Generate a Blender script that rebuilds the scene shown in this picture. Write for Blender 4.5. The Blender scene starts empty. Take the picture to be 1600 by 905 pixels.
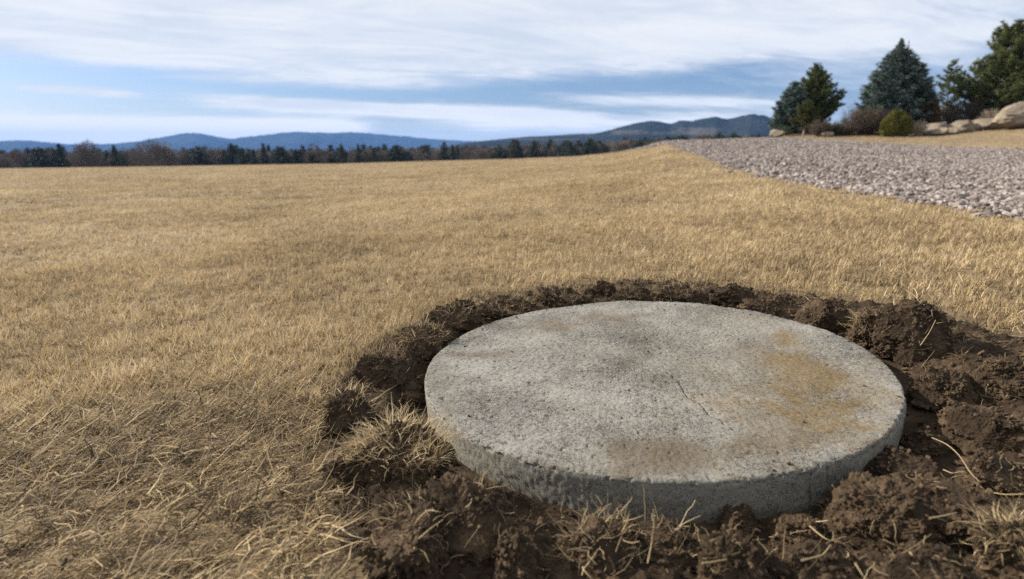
import bpy, math, random
import numpy as np
from mathutils import Vector

D = bpy.data
SC = bpy.context.scene
COL = SC.collection
PI = math.pi
R_ = math.radians

# ------------------------------------------------------------------ camera
H = 0.53                                   # eye height over the lid's plane
FPX, HORIZON = 880.0, 234.0                # focal length and eye-level line, in photograph pixels (1600 wide)
PITCH = math.atan((452.5 - HORIZON) / FPX)
cam_d = D.cameras.new('camera'); cam = D.objects.new('camera', cam_d); COL.objects.link(cam)
cam_d.sensor_width = 36.0; cam_d.lens = FPX / 1600 * 36.0
cam_d.clip_start = 0.02; cam_d.clip_end = 60000
cam.location = (0, 0, H); cam.rotation_euler = (PI / 2 - PITCH, 0, 0)
cam_d.dof.use_dof = True; cam_d.dof.focus_distance = 1.35; cam_d.dof.aperture_fstop = 3.1
SC.camera = cam

# ------------------------------------------------------------------ node helpers
class Ex:
    """a socket or number with arithmetic that builds Math nodes"""
    def __init__(s, nt, v): s.nt, s.v = nt, v
    def _m(s, op, *a):
        n = s.nt.nodes.new('ShaderNodeMath'); n.operation = op
        for i, x in enumerate((s,) + a):
            x = x.v if isinstance(x, Ex) else x
            if isinstance(x, (int, float)): n.inputs[i].default_value = x
            else: s.nt.links.new(x, n.inputs[i])
        return Ex(s.nt, n.outputs[0])
    def __add__(s, o): return s._m('ADD', o)
    __radd__ = __add__
    def __sub__(s, o): return s._m('SUBTRACT', o)
    def __rsub__(s, o): return Ex(s.nt, float(o))._m('SUBTRACT', s)
    def __mul__(s, o): return s._m('MULTIPLY', o)
    __rmul__ = __mul__
    def __truediv__(s, o): return s._m('DIVIDE', o)
    def max(s, o): return s._m('MAXIMUM', o)
    def min(s, o): return s._m('MINIMUM', o)
    def step(s, a, b):                      # smoothstep a..b
        n = s.nt.nodes.new('ShaderNodeMapRange'); n.interpolation_type = 'SMOOTHSTEP'; n.clamp = True
        s.nt.links.new(s.v, n.inputs[0]); n.inputs[1].default_value = a; n.inputs[2].default_value = b
        n.inputs[3].default_value = 0; n.inputs[4].default_value = 1
        if a > b:
            n.inputs[1].default_value = b; n.inputs[2].default_value = a; n.inputs[3].default_value = 1; n.inputs[4].default_value = 0
        return Ex(s.nt, n.outputs[0])
    def gauss(s, w):
        q = s * (1.0 / w); return (q * q * -1.0)._m('EXPONENT')

def combine(nt, x, y, z=0.0):
    n = nt.nodes.new('ShaderNodeCombineXYZ')
    for i, v in enumerate((x, y, z)):
        v = v.v if isinstance(v, Ex) else v
        if isinstance(v, (int, float)): n.inputs[i].default_value = v
        else: nt.links.new(v, n.inputs[i])
    return n.outputs[0]

def noise(nt, vec, scale, detail=4, rough=0.55, dist=0.0):
    n = nt.nodes.new('ShaderNodeTexNoise')
    if vec is not None: nt.links.new(vec, n.inputs['Vector'])
    n.inputs['Scale'].default_value = scale; n.inputs['Detail'].default_value = detail
    n.inputs['Roughness'].default_value = rough; n.inputs['Distortion'].default_value = dist
    return Ex(nt, n.outputs[0])

def voronoi(nt, vec, scale, out='Distance', feature='F1'):
    n = nt.nodes.new('ShaderNodeTexVoronoi'); n.feature = feature
    if vec is not None: nt.links.new(vec, n.inputs['Vector'])
    n.inputs['Scale'].default_value = scale
    return n.outputs[out]

def attr(nt, name):
    n = nt.nodes.new('ShaderNodeAttribute'); n.attribute_name = name
    return Ex(nt, n.outputs['Fac'])

def ramp(nt, fac, stops):
    n = nt.nodes.new('ShaderNodeValToRGB')
    e = n.color_ramp.elements
    while len(e) < len(stops): e.new(0.5)
    for el, (p, c) in zip(e, stops): el.position = p; el.color = (*c, 1)
    nt.links.new(fac.v, n.inputs[0]); return n.outputs[0]

def mix(nt, fac, a, b, blend='MIX'):
    n = nt.nodes.new('ShaderNodeMix'); n.data_type = 'RGBA'; n.blend_type = blend
    f = fac.v if isinstance(fac, Ex) else fac
    if isinstance(f, (int, float)): n.inputs[0].default_value = f
    else: nt.links.new(f, n.inputs[0])
    for i, c in ((6, a), (7, b)):
        if isinstance(c, tuple): n.inputs[i].default_value = (*c, 1)
        else: nt.links.new(c, n.inputs[i])
    return n.outputs[2]

def coords(nt, out='Object'):
    return nt.nodes.new('ShaderNodeTexCoord').outputs[out]

def sep(nt, v):
    n = nt.nodes.new('ShaderNodeSeparateXYZ'); nt.links.new(v, n.inputs[0])
    return [Ex(nt, o) for o in n.outputs]

def new_mat(name):
    m = D.materials.new(name); m.use_nodes = True; nt = m.node_tree
    b = nt.nodes['Principled BSDF']
    b.inputs['Specular IOR Level'].default_value = 0.25
    return m, nt, b

def setc(nt, b, c, rough=0.9):
    if isinstance(c, tuple): b.inputs['Base Color'].default_value = (*c, 1)
    else: nt.links.new(c, b.inputs['Base Color'])
    b.inputs['Roughness'].default_value = rough

def bump(nt, b, h, strength, dist):
    n = nt.nodes.new('ShaderNodeBump'); n.inputs['Strength'].default_value = strength; n.inputs['Distance'].default_value = dist
    nt.links.new(h.v, n.inputs['Height']); nt.links.new(n.outputs[0], b.inputs['Normal'])

# ------------------------------------------------------------------ sky, sun, exposure
SUN_AZ, SUN_EL = R_(-68), R_(29)           # from +Y towards +X; the sun stands out of frame, left and ahead
def pix_dir(px, py):
    x, y = (px - 800) / FPX, (452.5 - py) / FPX
    c, s = math.cos(PITCH), math.sin(PITCH)
    v = Vector((x, c + y * s, -s + y * c)); return v.normalized()
def ang(px, py):                           # azimuth, elevation in degrees
    v = pix_dir(px, py); return math.degrees(math.atan2(v.x, v.y)), math.degrees(math.asin(v.z))

w = D.worlds.new('World'); SC.world = w; w.use_nodes = True
nt = w.node_tree; bg = nt.nodes['Background']
sky = nt.nodes.new('ShaderNodeTexSky'); sky.sky_type = 'NISHITA'; sky.sun_disc = False
sky.sun_elevation = SUN_EL; sky.sun_rotation = SUN_AZ
sky.air_density = 1.0; sky.dust_density = 0.6; sky.ozone_density = 4.5; sky.altitude = 200
SKY = 0.060
gen = coords(nt, 'Generated')
gx, gy, gz = sep(nt, gen)
az = gx._m('ARCTAN2', gy) * (180 / PI)
el = gz._m('ARCSINE') * (180 / PI)
pz = gz.max(0.0) + 0.10
u_, v_ = gx / pz, gy / pz                  # the cloud layer seen from below
cl = combine(nt, u_ * 0.46 + v_ * 0.14, v_ * 0.72 - u_ * 0.16, 0.0)
n1 = noise(nt, cl, 1.35, 10, 0.60, 0.7)
cl2 = combine(nt, u_ * 0.55 + v_ * 0.15, v_ * 1.35 - u_ * 0.50, 3.7)
n2 = noise(nt, cl2, 2.4, 11, 0.66, 0.9)
wob = (noise(nt, combine(nt, az * 0.06, el * 0.25, 1.3), 1.0, 6, 0.6) - 0.5)
rag = noise(nt, combine(nt, az * 0.10, el * 0.9, 5.0), 1.6, 7, 0.62, 0.5)
def band(p0, p1, wpx, amp, fade=4.0):
    a0, e0 = ang(*p0); a1, e1 = ang(*p1)
    line = (az - a0) * ((e1 - e0) / (a1 - a0)) + e0
    d = el - line + wob * (0.02 * wpx + 0.25)
    wdeg = wpx * 0.058
    return d.gauss(wdeg) * az.step(a0 - fade, a0 + fade) * az.step(a1 + fade, a1 - fade) * amp
deck = (el + wob * 2.2 - (az + 45) * 0.010).step(5.0, 8.4)                  # the high veil's lower edge
side = az.step(33, 8) * 0.17 - az.step(8, 36) * 0.10 + 0.02
cov = deck * 0.74 + 0.15 + side * deck + (n1 - 0.5) * 0.95 * (deck * 0.8 + 0.2) + (n2 - 0.5) * 0.78
bands = band((-200, 193), (560, 199), 13, 1.35, 3) + band((350, 158), (900, 181), 10, 1.35, 6) + band((20, 133), (215, 149), 5.5, 0.7, 2.5) \
    + band((330, 118), (700, 128), 13, 0.45, 6) + band((880, 153), (1220, 162), 10, 0.7, 6) + band((-150, 214), (420, 224), 9, 0.55, 8) + band((700, 196), (1230, 188), 15, 0.62, 6) + band((1180, 120), (1640, 105), 26, 0.35, 6)
cov = (cov + bands * (rag * 1.1 + 0.42)).step(0.14, 0.88)
hz = el.step(4.0, 0.0) * 0.5              # pale air low over the horizon
cloudc = mix(nt, (n1 * 0.6 + n2 * 0.4).step(0.36, 0.64), (0.400, 0.440, 0.495), (0.545, 0.555, 0.565))
cloudc = mix(nt, el.step(5.0, 1.5) * 0.85, cloudc, (0.74, 0.715, 0.665))
bl = mix(nt, 1.0, sky.outputs[0], (SKY * 1.0, SKY * 0.97, SKY * 1.06), 'MULTIPLY')
bl = mix(nt, hz, bl, (0.66, 0.72, 0.78))
nt.links.new(mix(nt, cov * 0.94, bl, cloudc), bg.inputs[0]); bg.inputs[1].default_value = 1.0

sun_d = D.lights.new('sun', 'SUN'); sun = D.objects.new('sun', sun_d); COL.objects.link(sun)
sun_d.energy = 5.0; sun_d.angle = R_(0.53); sun_d.color = (1.0, 0.93, 0.82)
SUN = Vector((math.sin(SUN_AZ) * math.cos(SUN_EL), math.cos(SUN_AZ) * math.cos(SUN_EL), math.sin(SUN_EL)))
sun.rotation_euler = SUN.to_track_quat('Z', 'Y').to_euler()
SC.view_settings.view_transform = 'Standard'; SC.view_settings.look = 'None'
SC.view_settings.exposure = 0.82; SC.view_settings.gamma = 1.0; SC.view_settings.use_curve_mapping = False
SC.cycles.max_bounces = 5; SC.cycles.diffuse_bounces = 3; SC.cycles.volume_bounces = 0
SC.cycles.use_denoising = False; SC.cycles.use_adaptive_sampling = False

# ------------------------------------------------------------------ numpy helpers
rng = np.random.default_rng(11)
_perm = np.random.default_rng(5).permutation(256); _perm = np.concatenate([_perm, _perm, _perm])
_g = np.random.default_rng(6).normal(size=(256, 3)); _g /= np.linalg.norm(_g, axis=1)[:, None]
def perlin(P):
    P = np.asarray(P, float); i = np.floor(P).astype(int); f = P - i; i &= 255
    t = f * f * f * (f * (f * 6 - 15) + 10); out = 0
    for dx in (0, 1):
        for dy in (0, 1):
            for dz in (0, 1):
                h = _perm[_perm[_perm[i[:, 0] + dx] + i[:, 1] + dy] + i[:, 2] + dz]
                d = np.einsum('ij,ij->i', _g[h], f - np.array([dx, dy, dz]))
                wx = t[:, 0] if dx else 1 - t[:, 0]; wy = t[:, 1] if dy else 1 - t[:, 1]; wz = t[:, 2] if dz else 1 - t[:, 2]
                out = out + d * wx * wy * wz
    return out * 1.5
def fbm(P, s, octs=4, gain=0.5, off=0.0):
    P = np.asarray(P, float) * s + off; a, o = 1.0, 0
    for _ in range(octs): o = o + a * perlin(P); P = P * 2.03 + 17.1; a *= gain
    return o
def fbm2(x, y, s, octs=4, gain=0.5, z=0.37):
    return fbm(np.stack([x, y, np.zeros_like(x) + z / s], 1), s, octs, gain)
def sstep(x, a, b):
    t = np.clip((x - a) / (b - a), 0, 1); return t * t * (3 - 2 * t)

def mk(name, V, F, mat, parent=None, smooth=False, attrs=None):
    """one mesh object from vertex array V and face arrays F (each n x 3 or n x 4)"""
    V = np.asarray(V, np.float32); F = [np.asarray(f, np.int32) for f in (F if isinstance(F, list) else [F])]
    F = [f for f in F if len(f)]
    me = D.meshes.new(name)
    me.vertices.add(len(V)); me.vertices.foreach_set('co', V.ravel())
    nl = sum(f.size for f in F); nf = sum(len(f) for f in F)
    me.loops.add(nl); me.loops.foreach_set('vertex_index', np.concatenate([f.ravel() for f in F]))
    me.polygons.add(nf)
    tot = np.concatenate([np.full(len(f), f.shape[1], np.int32) for f in F])
    st = np.concatenate([[0], np.cumsum(tot)[:-1]]).astype(np.int32)
    me.polygons.foreach_set('loop_start', st)
    try: me.polygons.foreach_set('loop_total', tot)
    except Exception: pass
    me.polygons.foreach_set('use_smooth', np.full(nf, smooth))
    for k, a in (attrs or {}).items():
        at = me.attributes.new(k, 'FLOAT', 'POINT'); at.data.foreach_set('value', np.asarray(a, np.float32))
    me.update(calc_edges=True)
    if mat: me.materials.append(mat)
    o = D.objects.new(name, me); COL.objects.link(o)
    if parent: o.parent = parent
    return o

class Acc:
    """collects geometry for one mesh"""
    def __init__(s): s.V, s.T, s.Q, s.A, s.n = [], [], [], [], 0
    def add(s, V, F, a=0.5):
        V = np.asarray(V, float); F = np.asarray(F)
        (s.T if F.shape[1] == 3 else s.Q).append(F + s.n); s.V.append(V)
        s.A.append(np.broadcast_to(np.asarray(a, float), (len(V),))); s.n += len(V)
    def arrays(s):
        F = ([np.concatenate(s.T)] if s.T else []) + ([np.concatenate(s.Q)] if s.Q else [])
        return np.concatenate(s.V), F, np.concatenate(s.A)
    def build(s, name, mat, parent=None, smooth=False):
        V, F, A = s.arrays(); return mk(name, V, F, mat, parent, smooth, {'tint': A})

_ico = {}
def ico(n):
    if n not in _ico:
        t = (1 + 5 ** .5) / 2
        V = np.array([(-1, t, 0), (1, t, 0), (-1, -t, 0), (1, -t, 0), (0, -1, t), (0, 1, t), (0, -1, -t), (0, 1, -t), (t, 0, -1), (t, 0, 1), (-t, 0, -1), (-t, 0, 1)], float)
        F = np.array([(0, 11, 5), (0, 5, 1), (0, 1, 7), (0, 7, 10), (0, 10, 11), (1, 5, 9), (5, 11, 4), (11, 10, 2), (10, 7, 6), (7, 1, 8), (3, 9, 4), (3, 4, 2), (3, 2, 6), (3, 6, 8), (3, 8, 9), (4, 9, 5), (2, 4, 11), (6, 2, 10), (8, 6, 7), (9, 8, 1)])
        V /= np.linalg.norm(V, axis=1)[:, None]
        for _ in range(n):
            E = np.sort(np.concatenate([F[:, [0, 1]], F[:, [1, 2]], F[:, [2, 0]]]), axis=1)
            U, inv = np.unique(E, axis=0, return_inverse=True); inv = inv.ravel(); k = len(F)
            M = V[U[:, 0]] + V[U[:, 1]]; M /= np.linalg.norm(M, axis=1)[:, None]
            a, b, c = inv[:k] + len(V), inv[k:2 * k] + len(V), inv[2 * k:] + len(V)
            V = np.concatenate([V, M])
            F = np.concatenate([np.stack([F[:, 0], a, c], 1), np.stack([F[:, 1], b, a], 1), np.stack([F[:, 2], c, b], 1), np.stack([a, b, c], 1)])
        _ico[n] = (V, F)
    return _ico[n]

def rot_rand(n, r):
    q = r.normal(size=(n, 4)); q /= np.linalg.norm(q, axis=1)[:, None]
    a, b, c, d = q.T
    return np.stack([np.stack([1 - 2 * (c * c + d * d), 2 * (b * c - a * d), 2 * (b * d + a * c)], 1),
                     np.stack([2 * (b * c + a * d), 1 - 2 * (b * b + d * d), 2 * (c * d - a * b)], 1),
                     np.stack([2 * (b * d - a * c), 2 * (c * d + a * b), 1 - 2 * (b * b + c * c)], 1)], 1)

def scatter_stones(acc, P, size, lvl, r, rough=0.28, flat=0.75, ntemp=10, tint=None, up=None):
    """many irregular little stones or granules in one mesh"""
    V0, F0 = ico(lvl); k = len(V0); n = len(P)
    temps = []
    for _ in range(ntemp):
        v = V0 * (1 + rough * r.normal(size=(k, 1)) * 0.55 + 0.0)
        v = v * (1 + rough * fbm(V0, 1.1, 2, off=r.uniform(0, 90))[:, None])
        for _c in range(7):                                   # chop facets
            d = r.normal(size=3); d /= np.linalg.norm(d); h = v @ d; lim = r.uniform(0.50, 0.82)
            v = v - np.clip(h - lim, 0, None)[:, None] * d
        temps.append(v * r.uniform(0.72, 1.15, size=3))
    temps = np.array(temps)[r.integers(0, ntemp, n)]
    RM = rot_rand(n, r)
    V = np.einsum('nij,nkj->nki', RM, temps) * np.asarray(size)[:, None, None]
    V[:, :, 2] *= flat
    V = V + np.asarray(P)[:, None, :]
    F = F0[None] + (np.arange(n) * k)[:, None, None]
    t = r.uniform(0, 1, n) if tint is None else tint
    acc.add(V.reshape(-1, 3), F.reshape(-1, 3), np.repeat(t, k))

def spikes(acc, P, Dv, L, W, tint):
    """needle sprays: slim three sided spikes from P along Dv"""
    P = np.asarray(P, float); Dv = np.asarray(Dv, float); Dv = Dv / np.linalg.norm(Dv, axis=1)[:, None]; n = len(P)
    L = np.broadcast_to(L, (n,)); W = np.broadcast_to(W, (n,))
    a = np.where(np.abs(Dv[:, 2:3]) < 0.9, np.array([[0, 0, 1.]]), np.array([[1., 0, 0]]))
    s = np.cross(Dv, a); s /= np.linalg.norm(s, axis=1)[:, None]; t = np.cross(Dv, s)
    V = np.empty((n, 5, 3))
    mid = P + Dv * (L * 0.4)[:, None]
    for k in range(3):
        c, q = math.cos(k * 2 * PI / 3), math.sin(k * 2 * PI / 3)
        V[:, k] = mid + (s * c + t * q) * W[:, None]
    V[:, 3] = P; V[:, 4] = P + Dv * L[:, None]
    f = np.array([(0, 1, 4), (1, 2, 4), (2, 0, 4), (1, 0, 3), (2, 1, 3), (0, 2, 3)])
    F = f[None] + (np.arange(n) * 5)[:, None, None]
    acc.add(V.reshape(-1, 3), F.reshape(-1, 3), np.repeat(np.broadcast_to(tint, (n,)), 5))

def tube(acc, pts, rad, sides=6, tint=0.5):
    pts = np.asarray(pts, float); n = len(pts); rad = np.broadcast_to(rad, (n,))
    d = np.gradient(pts, axis=0); d /= np.linalg.norm(d, axis=1)[:, None] + 1e-9
    a = np.array([0, 0, 1.]) if abs(d[0, 2]) < 0.9 else np.array([1., 0, 0])
    s = np.cross(d, a); s /= np.linalg.norm(s, axis=1)[:, None] + 1e-9; t = np.cross(d, s)
    ph = np.arange(sides) * 2 * PI / sides
    V = pts[:, None] + rad[:, None, None] * (s[:, None] * np.cos(ph)[None, :, None] + t[:, None] * np.sin(ph)[None, :, None])
    i = np.arange(n - 1)[:, None] * sides; j = np.arange(sides)[None]; k = (j + 1) % sides
    F = np.stack([i + j, i + k, i + sides + k, i + sides + j], 2).reshape(-1, 4)
    acc.add(V.reshape(-1, 3), F, tint)

def blades(acc, P, L, Wd, azim, lean, curl, tint, segs=3, wob=0.25, zmin=None, r=rng, taper=0.12):
    """grass blades: slim bent ribbons; lean = first angle from upright, curl = added along the blade"""
    P = np.asarray(P, float); n = len(P)
    L, Wd, azim, lean, curl, tint = [np.broadcast_to(np.asarray(q, float), (n,)).copy() for q in (L, Wd, azim, lean, curl, tint)]
    m = segs + 1; pts = np.empty((n, m, 3)); pts[:, 0] = P
    for k in range(segs):
        azim = azim + r.normal(0, wob, n)
        a = lean + curl * (k + 0.5) / segs
        st = np.stack([np.sin(a) * np.sin(azim), np.sin(a) * np.cos(azim), np.cos(a)], 1) * (L / segs)[:, None]
        pts[:, k + 1] = pts[:, k] + st
        if zmin is not None: pts[:, k + 1, 2] = np.maximum(pts[:, k + 1, 2], zmin + 0.002 + 0.003 * r.random(n))
    ta = azim + PI / 2 + r.normal(0, 0.7, n)
    side = np.stack([np.sin(ta), np.cos(ta), r.normal(0, 0.35, n)], 1); side /= np.linalg.norm(side, axis=1)[:, None]
    t = np.linspace(0, 1, m); wd = Wd[:, None] * (1 - t ** 1.6 * (1 - taper))[None] * 0.5
    V = np.empty((n, m, 2, 3))
    V[:, :, 0] = pts - side[:, None] * wd[:, :, None]; V[:, :, 1] = pts + side[:, None] * wd[:, :, None]
    i = np.arange(segs) * 2
    f = np.stack([i, i + 1, i + 3, i + 2], 1)
    F = f[None] + (np.arange(n) * (2 * m))[:, None, None]
    acc.add(V.reshape(-1, 3), F.reshape(-1, 4), np.repeat(tint, 2 * m))

def tag(o, label=None, cat=None, group=None, kind=None):
    if label: o['label'] = label
    if cat: o['category'] = cat
    if group: o['group'] = group
    if kind: o['kind'] = kind
    return o
def empty(name, loc, label, cat, group=None):
    o = D.objects.new(name, None); COL.objects.link(o); o.location = loc; o.empty_display_size = 0.2
    return tag(o, label, cat, group)

# ------------------------------------------------------------------ the lie of the land
LC = np.array([0.33183, 1.35, 0.01655]); LR = 0.5516                  # lid centre and radius
LN = np.array([-0.05696, 0.00112, 0.99838])
def lid_z(x, y): return LC[2] - (LN[0] * (x - LC[0]) + LN[1] * (y - LC[1])) / LN[2]
GD = 0.030                                                            # the turf lies this far under the lid's top

cols = np.array([-400, 0, 270, 540, 800, 900, 960, 1000, 1030, 1100, 1210, 1300, 1400, 1500, 1600, 2000.])
crest_y = np.array([268, 262, 259, 255, 248, 244, 238, 230, 222, 220, 217, 216, 217, 218, 219, 225.])
crest_d = np.array([70, 70, 70, 70, 70, 62, 56, 51, 46, 45, 44, 90, 90, 90, 90, 90.])
edge_e = np.array([np.nan] * 10 + [0.032, 0.0276, 0.0224, 0.0206, 0.019, 0.014])
uu = (cols - 800) / FPX
e_near = (H - crest_d * (crest_y - HORIZON) / FPX) / crest_d
e_near = np.where(np.isnan(edge_e), e_near, edge_e)
th = np.arctan(uu)
TH = np.concatenate([[-PI, -PI / 2], th, [PI / 2, PI]])
E_T = np.concatenate([[0, -0.03], e_near * np.cos(th), [0.0, 0]])
RC_T = np.concatenate([[70, 70], crest_d / np.cos(th), [90, 70]])
EL_T = np.concatenate([[-.03, -.035], (HORIZON - crest_y) / FPX * np.cos(th), [0.005, -.03]])
b_th = np.arctan((np.array([1200, 1212, 1300, 1450, 1600, 2000]) - 800) / FPX)
b_edge = np.array([43, 42, 38, 32.5, 28, 22]) / np.cos(b_th)
b_k = np.array([0.0, 0.03, 0.062, 0.080, 0.13, 0.15]) * np.cos(b_th)
def ground0(x, y):
    x = np.asarray(x, float); y = np.asarray(y, float)
    r = np.hypot(x, y); t = np.arctan2(x, y)
    e = np.interp(t, TH, E_T); rc = np.interp(t, TH, RC_T); elc = np.interp(t, TH, EL_T)
    plane = lid_z(x, y) - GD
    far = r * e
    z = plane + (far - plane) * sstep(r, 2.0, 11)
    k = np.interp(t, b_th, b_k, left=0, right=0.0); s = np.clip(r - np.interp(t, b_th, b_edge), 0, None)
    z = z + k * (np.minimum(s, 12) + 0.3 * np.clip(s - 12, 0, 15)) * sstep(s, -1, 1.5)
    zb = H + r * (elc - 0.015)                                       # the valley behind the crest
    q = sstep(r, rc, rc + 35); q = np.where(r > rc, q, 0)
    z = z + (zb - z) * q
    z = np.where(r > 900, np.minimum(z, H + 900 * (elc - 0.015)) - (r - 900) * 0.012, z)
    und = fbm2(x, y, 0.35, 3) * 0.035 * sstep(r, 2.5, 8) + fbm2(x, y, 1.9, 3, z=5.1) * 0.012 * sstep(r, 1.0, 4)
    return z + und * sstep(-r, -60, -35)
def march(px, py, zf, ss):
    d = np.array(pix_dir(px, py)); o = np.array([0, 0, H])
    for _ in range(2):
        p = o + d * ss[:, None]; f = p[:, 2] - zf(p[:, 0], p[:, 1]); k = np.where(f <= 0)[0]
        if not len(k): return None
        k = max(1, k[0]); ss = np.linspace(ss[k - 1], ss[k], 24)
    return o + d * ss[12]
_SS = np.geomspace(0.3, 500, 700)
def at(px, py):
    """the point of the land seen at a pixel of the photograph"""
    p = march(px, py, ground0, _SS)
    return p if p is not None else at(px, py + 1)

# the dug ring round the lid: its outer edge as a radius by angle
ring_px = [(505, 640), (540, 580), (595, 535), (650, 505), (700, 474), (800, 455), (940, 441), (1100, 441), (1210, 456), (1340, 474), (1470, 484), (1540, 515), (1600, 527)]
pts = [at(*p)[:2] - LC[:2] for p in ring_px]
ring = [(math.atan2(p[1], p[0]), math.hypot(*p)) for p in pts]
pts2 = [np.array(p) - LC[:2] for p in ((1.55, 1.2), (1.5, 0.6), (1.0, 0.28), (0.3, 0.25), (-0.05, 0.45))] + [at(545, 900)[:2] - LC[:2], at(525, 800)[:2] - LC[:2], at(505, 710)[:2] - LC[:2]]
ring += [(math.atan2(p[1], p[0]), math.hypot(*p)) for p in pts2]
ring.sort(); RA = np.array([a for a, _ in ring]); RR = np.array([b for _, b in ring])
RA = np.concatenate([RA - 2 * PI, RA, RA + 2 * PI]); RR = np.tile(RR, 3)
def soil_q(x, y):
    """0 at the lid's rim, 1 at the outer edge of the bare soil"""
    dx, dy = x - LC[0], y - LC[1]; r = np.hypot(dx, dy); a = np.arctan2(dy, dx)
    return (r - LR) / (np.interp(a, RA, RR) - LR)
def ground(x, y):
    x = np.asarray(x, float); y = np.asarray(y, float); z = ground0(x, y)
    return z - 0.14 * sstep(-soil_q(x, y), -0.92, -0.78)

# gravel drive outline
edge_px = [(1030, 222), (1040, 226), (1060, 233), (1090, 244), (1130, 258), (1180, 274), (1240, 287), (1300, 297), (1370, 307), (1450, 321), (1530, 334), (1600, 347)]
ge = [at(*p)[:2] for p in edge_px]
ge[0] = np.array([ge[1][0] + 1.5, 54.0])
dd = ge[-1] - ge[-2]; dd = dd / np.hypot(*dd)
far_edge = [np.array([math.sin(t) * r, math.cos(t) * r]) for t, r in zip(b_th[::-1], b_edge[::-1])]
GRAVEL = np.array(ge + [ge[-1] + dd * 1.2, ge[-1] + dd * 3.5] + [np.array([14, 1.5]), np.array([30, 12])] + far_edge + [np.array([23.5, 54.0])])
def in_poly(x, y, P):
    ins = np.zeros(len(x), bool); n = len(P)
    for i in range(n):
        x0, y0 = P[i]; x1, y1 = P[(i + 1) % n]
        c = ((y0 > y) != (y1 > y)) & (x < (x1 - x0) * (y - y0) / (y1 - y0 + 1e-12) + x0); ins ^= c
    return ins
def in_gravel(x, y, jit=0.06):
    return in_poly(x + fbm2(x, y, 3.0, 2, z=2.2) * jit, y + fbm2(x, y, 3.0, 2, z=8.2) * jit, GRAVEL)

# ------------------------------------------------------------------ materials
def m_ground():
    m, nt, b = new_mat('dry turf'); o = coords(nt)
    a = noise(nt, o, 0.22, 5, 0.6); c = noise(nt, o, 14, 6, 0.7); d = noise(nt, o, 2.3, 4, 0.6)
    f = a * 0.30 + c * 0.45 + d * 0.25
    setc(nt, b, ramp(nt, f, [(0.30, (0.06, 0.042, 0.024)), (0.48, (0.17, 0.122, 0.068)), (0.66, (0.33, 0.245, 0.14))]), 1.0)
    bump(nt, b, c, 0.5, 0.02); return m
def m_blade():
    m, nt, b = new_mat('dry grass'); t = attr(nt, 'tint')
    c = ramp(nt, t, [(0.0, (0.060, 0.045, 0.028)), (0.25, (0.19, 0.14, 0.084)), (0.55, (0.455, 0.335, 0.181)), (0.8, (0.60, 0.475, 0.290)), (1.0, (0.70, 0.59, 0.41))])
    setc(nt, b, c, 0.75); b.inputs['Specular IOR Level'].default_value = 0.18
    tr = nt.nodes.new('ShaderNodeBsdfTranslucent'); nt.links.new(c, tr.inputs[0])
    mx = nt.nodes.new('ShaderNodeMixShader'); mx.inputs[0].default_value = 0.32
    nt.links.new(b.outputs[0], mx.inputs[1]); nt.links.new(tr.outputs[0], mx.inputs[2])
    nt.links.new(mx.outputs[0], nt.nodes['Material Output'].inputs[0]); return m
def m_soil():
    m, nt, b = new_mat('soil'); o = coords(nt); t = attr(nt, 'tint')
    a = noise(nt, o, 9, 5, 0.65); c = noise(nt, o, 95, 5, 0.7); v = Ex(nt, voronoi(nt, o, 150))
    f = a * 0.5 + c * 0.35 + t * 0.25
    setc(nt, b, ramp(nt, f, [(0.30, (0.018, 0.012, 0.008)), (0.50, (0.045, 0.0305, 0.0190)), (0.70, (0.115, 0.078, 0.047)), (0.86, (0.22, 0.158, 0.10))]), 0.97)
    b.inputs['Specular IOR Level'].default_value = 0.12
    bump(nt, b, c * 0.9 + v * 0.25 + a * 0.4, 0.8, 0.006); return m
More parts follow.
